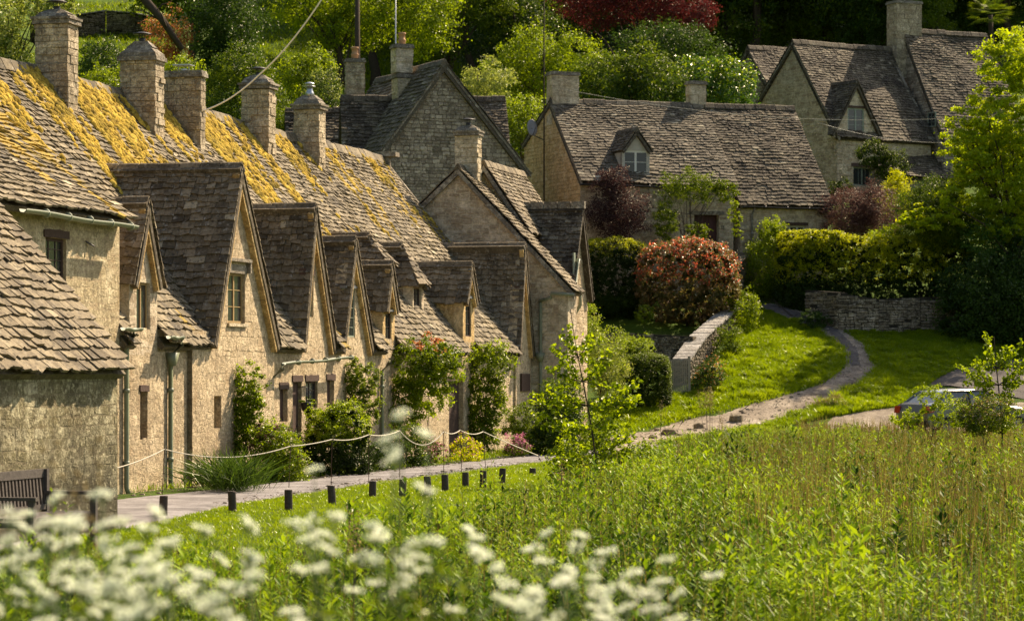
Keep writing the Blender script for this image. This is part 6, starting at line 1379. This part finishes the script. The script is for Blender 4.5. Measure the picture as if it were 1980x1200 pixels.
# stones by the path
for i, (x, y, w_, h_, lb) in enumerate(((1263, 850, 20, 9, 'smallest mossy stone, left of the path stones'), (1294, 843, 32, 14, 'flat mossy stone in the middle of the path edge'), (1351, 832, 24, 14, 'dark squarish stone beside the path'), (1424, 818, 28, 15, 'gold-mossed stone at the right, where the path widens'), (1270, 834, 12, 6, 'tiny stone behind the flat mossy one'))):
    b = ground_at(x, y, 60); r_ = w_/2/ppm(b[1]); hh = h_/ppm(b[1]); rt = thing('mossy_stone', b, lb, 'stone', 'stones beside the path'); mb = MB(); rr = random.Random(i); k = 9
    rings = []
    for zz, s_ in ((-.1, 1.), (hh*.45, 1.03), (hh*.85, .85), (hh, .5)): rings += [b + [r_*s_*math.cos(6.283*j/k)*(1+rr.gauss(0, .07)), r_*.7*s_*math.sin(6.283*j/k)*(1+rr.gauss(0, .07)), zz+rr.gauss(0, hh*.04)] for j in range(k)]
    mb.add(rings, [(a*k+j, a*k+(j+1) % k, (a+1)*k+(j+1) % k, (a+1)*k+j) for a in range(3) for j in range(k)] + [tuple(3*k+j for j in range(k))], .5, 0, .35); mb.build('rock', M['slate_row'], rt)
# ---------------------------------------------------------------- car
def make_car():
    Y = 86.; c = pt(1902, 0, Y); g0 = float(gz(c[0], Y))+.03; g0 = min(g0, ZC - (742-HY)/FPX*Y - 1.44 + .02)
    dx, dy = math.cos(R(28)), math.sin(R(28)); F_ = Fr(c[0], Y, dx, dy)      # heading right and away
    rt = thing('parked_car', F_.P(0, -.85, g0), 'parked silver car with red tail lamp behind the meadow, seen side on', 'car')
    # profile along s (rear -2.05 .. front 2.1): lower body and greenhouse
    prof = [(-2.05, .45), (-2.08, .75), (-1.98, .98), (-1.75, 1.04), (-.95, 1.02), (0, 1.0), (.85, .97), (1.5, .88), (1.98, .72), (2.1, .5), (2.05, .3), (-1.98, .3)]
    W = .86; mb = MB(); n = len(prof)
    lv = [(-W*2+.0, .0)]; rings = []
    for t_, k in ((.0, .90), (-.06, .985), (-.2, 1.), (-1.5, 1.), (-1.66, .985), (-1.72, .90)): rings.append([F_.P(s_*k, t_, g0 + .6+(z-.6)*k) for s_, z in prof])
    vs = [p for r_ in rings for p in r_]; fs = [tuple(range(n))[::-1], tuple(len(vs)-n+i for i in range(n))]
    for a in range(len(rings)-1): fs += [(a*n+i, a*n+(i+1) % n, (a+1)*n+(i+1) % n, (a+1)*n+i) for i in range(n)]
    mb.add(vs, fs); mb.build('body', M['carpaint_shade'], rt)
    # cabin : glass box with pillars and roof skin
    A = [(-1.72, 1.02), (-1.25, 1.36), (.05, 1.40), (.95, .98)]
    def ring(sc_, ins): return [F_.P(s_*sc_ - .1*(1-sc_), -.86+(.80-ins*(z-1.)/.4)*sg, g0+z) for sg in (1, -1) for s_, z in A]
    q = ring(1, .2); mb = MB(); mb.add(q, [(0, 3, 2, 1), (4, 5, 6, 7), (0, 1, 5, 4), (2, 3, 7, 6), (1, 2, 6, 5)]); mb.build('window_glass', M['carglass'], rt)
    mb = MB(); R0 = [(-1.33, 1.33), (-1.15, 1.40), (-.6, 1.445), (-.1, 1.44), (.18, 1.37)]; vs = []
    for s_, z in R0:
        for u_, dz in ((.60, -.05), (.5, 0), (0, .02), (-.5, 0), (-.60, -.05)): vs.append(F_.P(s_, -.86+u_, g0+z+dz))
    for s_, z in R0:
        for u_, dz in ((.60, -.07), (.5, -.03), (0, -.02), (-.5, -.03), (-.60, -.07)): vs.append(F_.P(s_, -.86+u_, g0+z+dz))
    fs = []
    for i in range(4):
        for j in range(4): fs.append((i*5+j, (i+1)*5+j, (i+1)*5+j+1, i*5+j+1)); fs.append((25+i*5+j+1, 25+(i+1)*5+j+1, 25+(i+1)*5+j, 25+i*5+j))
    for i in range(4): fs += [(i*5, 25+i*5, 25+(i+1)*5, (i+1)*5), (i*5+4, (i+1)*5+4, 25+(i+1)*5+4, 25+i*5+4)]
    for j in range(4): fs += [(j, j+1, 25+j+1, 25+j), (20+j, 45+j, 45+j+1, 20+j+1)]
    mb.add(vs, fs); mb.build('car_roof', M['carroof_lit'], rt, True)
    for sg in (1, -1):
        mb = MB(); f = lambda s_, z: F_.P(s_, -.86+(.815-.2*(z-1.)/.4)*sg, g0+z)
        for a, b in (((-1.74, 1.01), (-1.28, 1.36)), ((-1.28, 1.36), (.08, 1.40)), ((.08, 1.40), (.98, .97)), ((-.45, 1.0), (-.42, 1.38)), ((-1.74, 1.01), (.98, .98))): mb.tube([f(*a), f(*b)], .028, 6)
        mb.build('window_surround', M['black'] if sg > 0 else M['carpaint_shade'], rt)
        for s_ in (-1.32, 1.32):
            c_ = F_.P(s_, -.86+.76*sg, g0+.31); wm = MB(); ax = F_.n*sg
            def disc(m_, r0, r1, o0, o1, k=20):
                vs = [c_ + ax*o_ + (F_.d*math.cos(6.283*i/k)+UP*math.sin(6.283*i/k))*r_ for r_, o_ in ((r0, o0), (r1, o0), (r1, o1), (r0, o1)) for i in range(k)]
                m_.add(vs, [(a*k+i, a*k+(i+1) % k, ((a+1) % 4)*k+(i+1) % k, ((a+1) % 4)*k+i) for a in range(4) for i in range(k)])
            disc(wm, .2, .31, -.08, .11); w_ = wm.build('wheel', M['rubber'], rt); rm = MB(); disc(rm, .02, .2, .03, .1)
            rm.build('rim', M['steel'], w_)
    mb = MB(); mb.hexa([F_.P(-2.09, -.02, g0+.72), F_.P(-1.86, .012, g0+.75), F_.P(-1.86, -.02, g0+.75), F_.P(-2.09, -.3, g0+.72), F_.P(-2.06, -.02, g0+.93), F_.P(-1.8, .012, g0+.93), F_.P(-1.8, -.02, g0+.93), F_.P(-2.06, -.3, g0+.93)]); mb.build('tail_lamp', M['tail'], rt)
    mb = MB(); mb.hexa([F_.P(1.8, -.0, g0+.62), F_.P(2.06, -.02, g0+.6), F_.P(2.06, -.2, g0+.6), F_.P(1.8, -.2, g0+.62), F_.P(1.75, .005, g0+.78), F_.P(1.96, -.01, g0+.72), F_.P(1.96, -.2, g0+.72), F_.P(1.75, -.2, g0+.78)]); mb.build('headlight', M['glass'], rt)
    mb = MB(); mb.box(F_.P(-2.085, -.86, g0+.62), F_.d*.012, F_.n*.26, UP*.055); mb.build('number_plate', M['whitepaint'], rt)
    mb = MB(); mb.box(F_.P(-2.06, -.86, g0+.45), F_.d*.03, F_.n*.8, UP*.05); mb.build('bumper_trim', M['black'], rt)
    for sd in (-.32, -1.28):
        mb = MB(); mb.box(F_.P(sd+.86, .0025, g0+.72), F_.d*.006, F_.n*.004, UP*.24); mb.build('panel_gap', M['black'], rt)
    mb = MB(); mb.hexa([F_.P(-2.09, -1.42, g0+.72), F_.P(-2.07, -1.42, g0+.72), F_.P(-1.95, -1.73, g0+.72), F_.P(-2.09, -1.7, g0+.72), F_.P(-2.06, -1.42, g0+.93), F_.P(-2.04, -1.42, g0+.93), F_.P(-1.9, -1.73, g0+.93), F_.P(-2.06, -1.7, g0+.93)]); mb.build('tail_lamp', M['tail'], rt)
    for s_ in (-.42, .55): mb = MB(); mb.box(F_.P(s_, .004, g0+.84), F_.d*.09, F_.n*.012, UP*.014); mb.build('door_handle', M['carpaint_shade'], rt)
    mb = MB(); mb.box(F_.P(.78, .1, g0+1.0), F_.d*.06, F_.n*.09, UP*.06); mb.build('wing_mirror', M['carpaint_shade'], rt)
    mb = MB(); mb.box(F_.P(0, .004, g0+.36), F_.d*1.0, F_.n*.02, UP*.06); mb.build('sill_trim', M['black'], rt)
make_car()
# ---------------------------------------------------------------- flowers close to the camera
def umbel(mbv, c, r, rs, up_):
    "domed compound umbel of tiny white florets, returns leaf quads"
    V = []; u = unit(np.cross(up_, [0.3, 1, 0.1])); w = np.cross(up_, u)
    K = 10
    for i in range(K):
        a = i*2.4 + rs.normal()*.15; q = math.sqrt((i+.5)/K)*r*(1+rs.normal()*.08); cc = c + (u*math.cos(a)+w*math.sin(a))*q + up_*(.16*r*(1-(q/r)**2) + rs.normal()*.002)
        mbv.tube([c - up_*r*.9, cc - up_*.004], .0009, 4, cap=False)
        n = 8; P = cc + (rs.normal(size=(n, 1))*u + rs.normal(size=(n, 1))*w)*r*.10 + rs.normal(size=(n, 1))*up_*.002
        V.append(leaf_quads(P, unit(up_ + rs.normal(size=(n, 3))*.8), .0075, .0075, rs, .05))
    return np.concatenate(V)
def make_parsley(seed, b, H, nb, spread=.14, r=(.020, .033)):
    rs = np.random.default_rng(seed); rt = thing('cow_parsley', b, 'cow parsley', 'wildflower'); st = MB(); lean = rs.normal(size=2)*.05
    main = [b + np.array([lean[0]*q*q, lean[1]*q*q, H*q]) for q in np.linspace(0, 1, 6)]; st.tube(main, [.005, .0045, .004, .0035, .003, .002], 6)
    heads = [main[-1]]
    for i in range(nb-1):
        q = rs.uniform(.55, .92); a = main[0] + (main[-1]-main[0])*q; an = rs.random()*6.28; d = np.array([math.cos(an), math.sin(an), 0])*spread*rs.uniform(.4, 1.25); e = a + d + UP*rs.uniform(.08, .2)*(1.1-q)*3
        e[2] = min(e[2], b[2]+H+.02); st.tube([a, (a+e)/2 + d*.15 - UP*.015, e], [.0026, .0022, .0014], 5, cap=False); heads.append(e)
    so = MB()
    Vs = [umbel(st, h_, rs.uniform(*r), rs, unit(np.array([rs.normal()*.28, rs.normal()*.28 - .15, 1.]))) for h_ in heads]
    st.build('stem', M['stem_green'], rt, True)
    for V in Vs: leafmesh('umbel', [V], [rs.random(len(V)//4)], M['l_white'], rt)
    n = 130; P = b + rs.normal(size=(n, 3))*[.06, .06, 0] + np.stack([0*np.arange(n), 0*np.arange(n), rs.uniform(.15, .8, n)*H], 1); leafmesh('leaves', [leaf_quads(P, unit(rs.normal(size=(n, 3))*.5+[0, 0, 1]), .05, .014, rs)], [rs.random(n)], M['l_mid'], rt)
    return rt
rs = np.random.default_rng(21); PR = []
H0 = 1.05
for i in range(5): PR.append(make_parsley(100+i, np.array([0., 7., 0.55]), H0, 5+i % 3))
tg_ = []      # photo column and row of the top flower, distance
for i in range(26):
    x = -30 + 640*rs.random()**1.25; y0 = np.interp(x, [-30, 100, 300, 500, 640], [945, 950, 985, 1005, 1030]); tg_.append((x, y0 + 45 + abs(rs.normal())*95, rs.uniform(6.2, 8.4)))
tg_ += [(30, 965, 7.), (215, 955, 7.2), (470, 1010, 7.5), (560, 1000, 7), (640, 1010, 7.8)]
for i in range(9):
    x = rs.uniform(600, 1340); tg_.append((x, 1030 + 85*((x-640)/700) + 20 + abs(rs.normal())*50, rs.uniform(6.5, 8.6)))
tg_ += [(740, 1025, 7.6), (835, 1020, 7.9), (930, 1065, 7.4), (1030, 1035, 8.3), (1095, 1035, 8.2), (1205, 1080, 8.3), (1010, 1100, 7.4), (1120, 1120, 7.3), ]
tall = [(620, 905, 7.8), (748, 868, 7.), (778, 800, 6.8), (853, 838, 7.2)]
for j, (x, y, Y) in enumerate(tall):
    z = ZC - (y-HY)/FPX*Y; X = (x-CX)/FPX*Y; g_ = float(gz(X, Y)); o = make_parsley(300+j, np.array([X, Y, g_]), z-g_, 3, .06)
    o['label'] = 'blurred tall cow parsley spray rising in front of the ' + ('box bush', 'lane stakes', 'climbing rose', 'wide doorway')[j]; o['group'] = 'cow parsley in the near foreground'
first = [True]*5
for x, y, Y in tg_:
    i = int(rs.integers(0, 5)); o = PR[i] if first[i] else copy_tree(PR[i]); first[i] = False
    z = ZC - (y-HY)/FPX*Y; X = (x-CX)/FPX*Y; g_ = float(gz(X, Y)); s_ = max(.35, (z-g_)/H0); sx = .95 + .25*rs.random()
    o.location = (X, Y, g_); o.scale = (sx, sx, s_); o.rotation_euler.z = rs.random()*6.28
    o['label'] = 'blurred cow parsley with white flower heads in the near foreground'; o['group'] = 'cow parsley in the near foreground'
# dry dock stalks, blurred, at the left
for k, (x, y, lb) in enumerate(((98, 822, 'tall blurred dry stalk with pinkish seed heads in front of the outbuilding wall'), (178, 862, 'shorter blurred dry stalk beside the tall one, left foreground'), (150, 920, 'low blurred dry seed stalk above the bench end'))):
    Y = 8.5; t_ = pt(x, y, Y); b = np.array([t_[0]+.05*(1-k), Y, float(gz(t_[0], Y))]); rt = thing('dry_stalk', b, lb, 'plant'); st = MB(); rs2 = np.random.default_rng(k)
    m_ = [b + (t_-b)*q + [.015*math.sin(q*7), 0, 0] for q in np.linspace(0, 1, 8)]; st.tube(m_, .003, 5); Ps = []
    for q in np.linspace(.62, 1, 16): p_ = b + (t_-b)*q; e = p_ + rs2.normal(size=3)*[.022, .022, .01] + UP*.02; st.tube([p_, e], .0014, 4); Ps.append(e + rs2.normal(size=(9, 3))*.006)
    st.build('stem', M['bark'], rt, True); P = np.concatenate(Ps); leafmesh('seed_heads', [leaf_quads(P, unit(rs2.normal(size=P.shape)), .012, .009, rs2)], [rs2.random(len(P))], M['l_dry'], rt, kind='stuff')
# feathery plume plants in the meadow
for k, (x, y, yb, Y, lb, w_) in enumerate(((1372, 745, 905, 62, 'pale feathery dry plume standing above the far meadow edge', 26), (1280, 772, 900, 64, 'small dry seed plume left of the pale feathery one', 9), (1392, 800, 930, 60, 'thin dry stalk beside the feathery plume', 10), (1085, 905, 1010, 40, 'dry stalk in front of the sapling foot', 8), (680, 1010, 1130, 22, 'dark dry stalk among the meadow plants, centre left', 10), (1310, 850, 960, 52, 'brown dry stalk in the middle of the meadow', 8))):
    t_ = pt(x, y, Y); b = np.array([t_[0], Y, float(gz(t_[0], Y))]); rt = thing('plume_plant', b, lb, 'plant'); st = MB(); rs2 = np.random.default_rng(k+9); Ps = []
    for j in range(6 if w_ > 20 else 3):
        e = t_ + np.array([rs2.normal()*w_/ppm(Y)*.45, rs2.normal()*.08, rs2.normal()*.06]); st.tube([b, (b+e)/2 + rs2.normal(size=3)*.03, e], [.006, .004, .002], 5)
        n = int(26*w_/8); f = rs2.random(n)[:, None]; Ps.append(e - (e-b)*f*.22 + rs2.normal(size=(n, 3))*[.035, .035, .03])
    st.build('stem', M['bark'], rt, True); P = np.concatenate(Ps); leafmesh('plume', [leaf_quads(P, unit(rs2.normal(size=P.shape)), .03, .014, rs2)], [rs2.random(len(P))], M['l_dry'], rt, kind='stuff')
# ---------------------------------------------------------------- camera and light
cam = bpy.data.cameras.new('camera'); co = bpy.data.objects.new('camera', cam); C.objects.link(co)
co.location = (0, 0, ZC); co.rotation_euler = (R(90), 0, 0)
cam.sensor_width = 36; cam.lens = 36*FPX/1980; cam.shift_y = 120/1980; cam.clip_start = .5; cam.clip_end = 2000
cam.dof.use_dof = True; cam.dof.focus_distance = 48; cam.dof.aperture_fstop = 4.0
sc.camera = co
AZ, EL = R(43), R(45)
sd = Vector((math.sin(AZ)*math.cos(EL), math.cos(AZ)*math.cos(EL), math.sin(EL)))
su = bpy.data.lights.new('sun', 'SUN'); su.energy = 5.0; su.angle = R(.55); su.color = (1., .87, .68)
so = bpy.data.objects.new('sun', su); C.objects.link(so); so.rotation_euler = sd.to_track_quat('Z', 'Y').to_euler(); so.location = (20, 20, 60)
w = bpy.data.worlds.new('World'); sc.world = w; w.use_nodes = True; nt = w.node_tree; bg = nt.nodes['Background']
sky = nt.nodes.new('ShaderNodeTexSky'); sky.sky_type = 'NISHITA'; sky.sun_disc = False; sky.sun_elevation = EL; sky.sun_rotation = AZ; sky.dust_density = 2.5
nt.links.new(sky.outputs[0], bg.inputs[0]); bg.inputs[1].default_value = .095
sc.view_settings.view_transform = 'Standard'; sc.view_settings.look = 'None'; sc.view_settings.exposure = 1.08; sc.view_settings.gamma = 1
sc.view_settings.use_white_balance = True; sc.view_settings.white_balance_temperature = 7000; sc.view_settings.white_balance_tint = 12
sc.cycles.max_bounces = 8; sc.cycles.diffuse_bounces = 4; sc.cycles.transmission_bounces = 6; sc.cycles.use_denoising = True
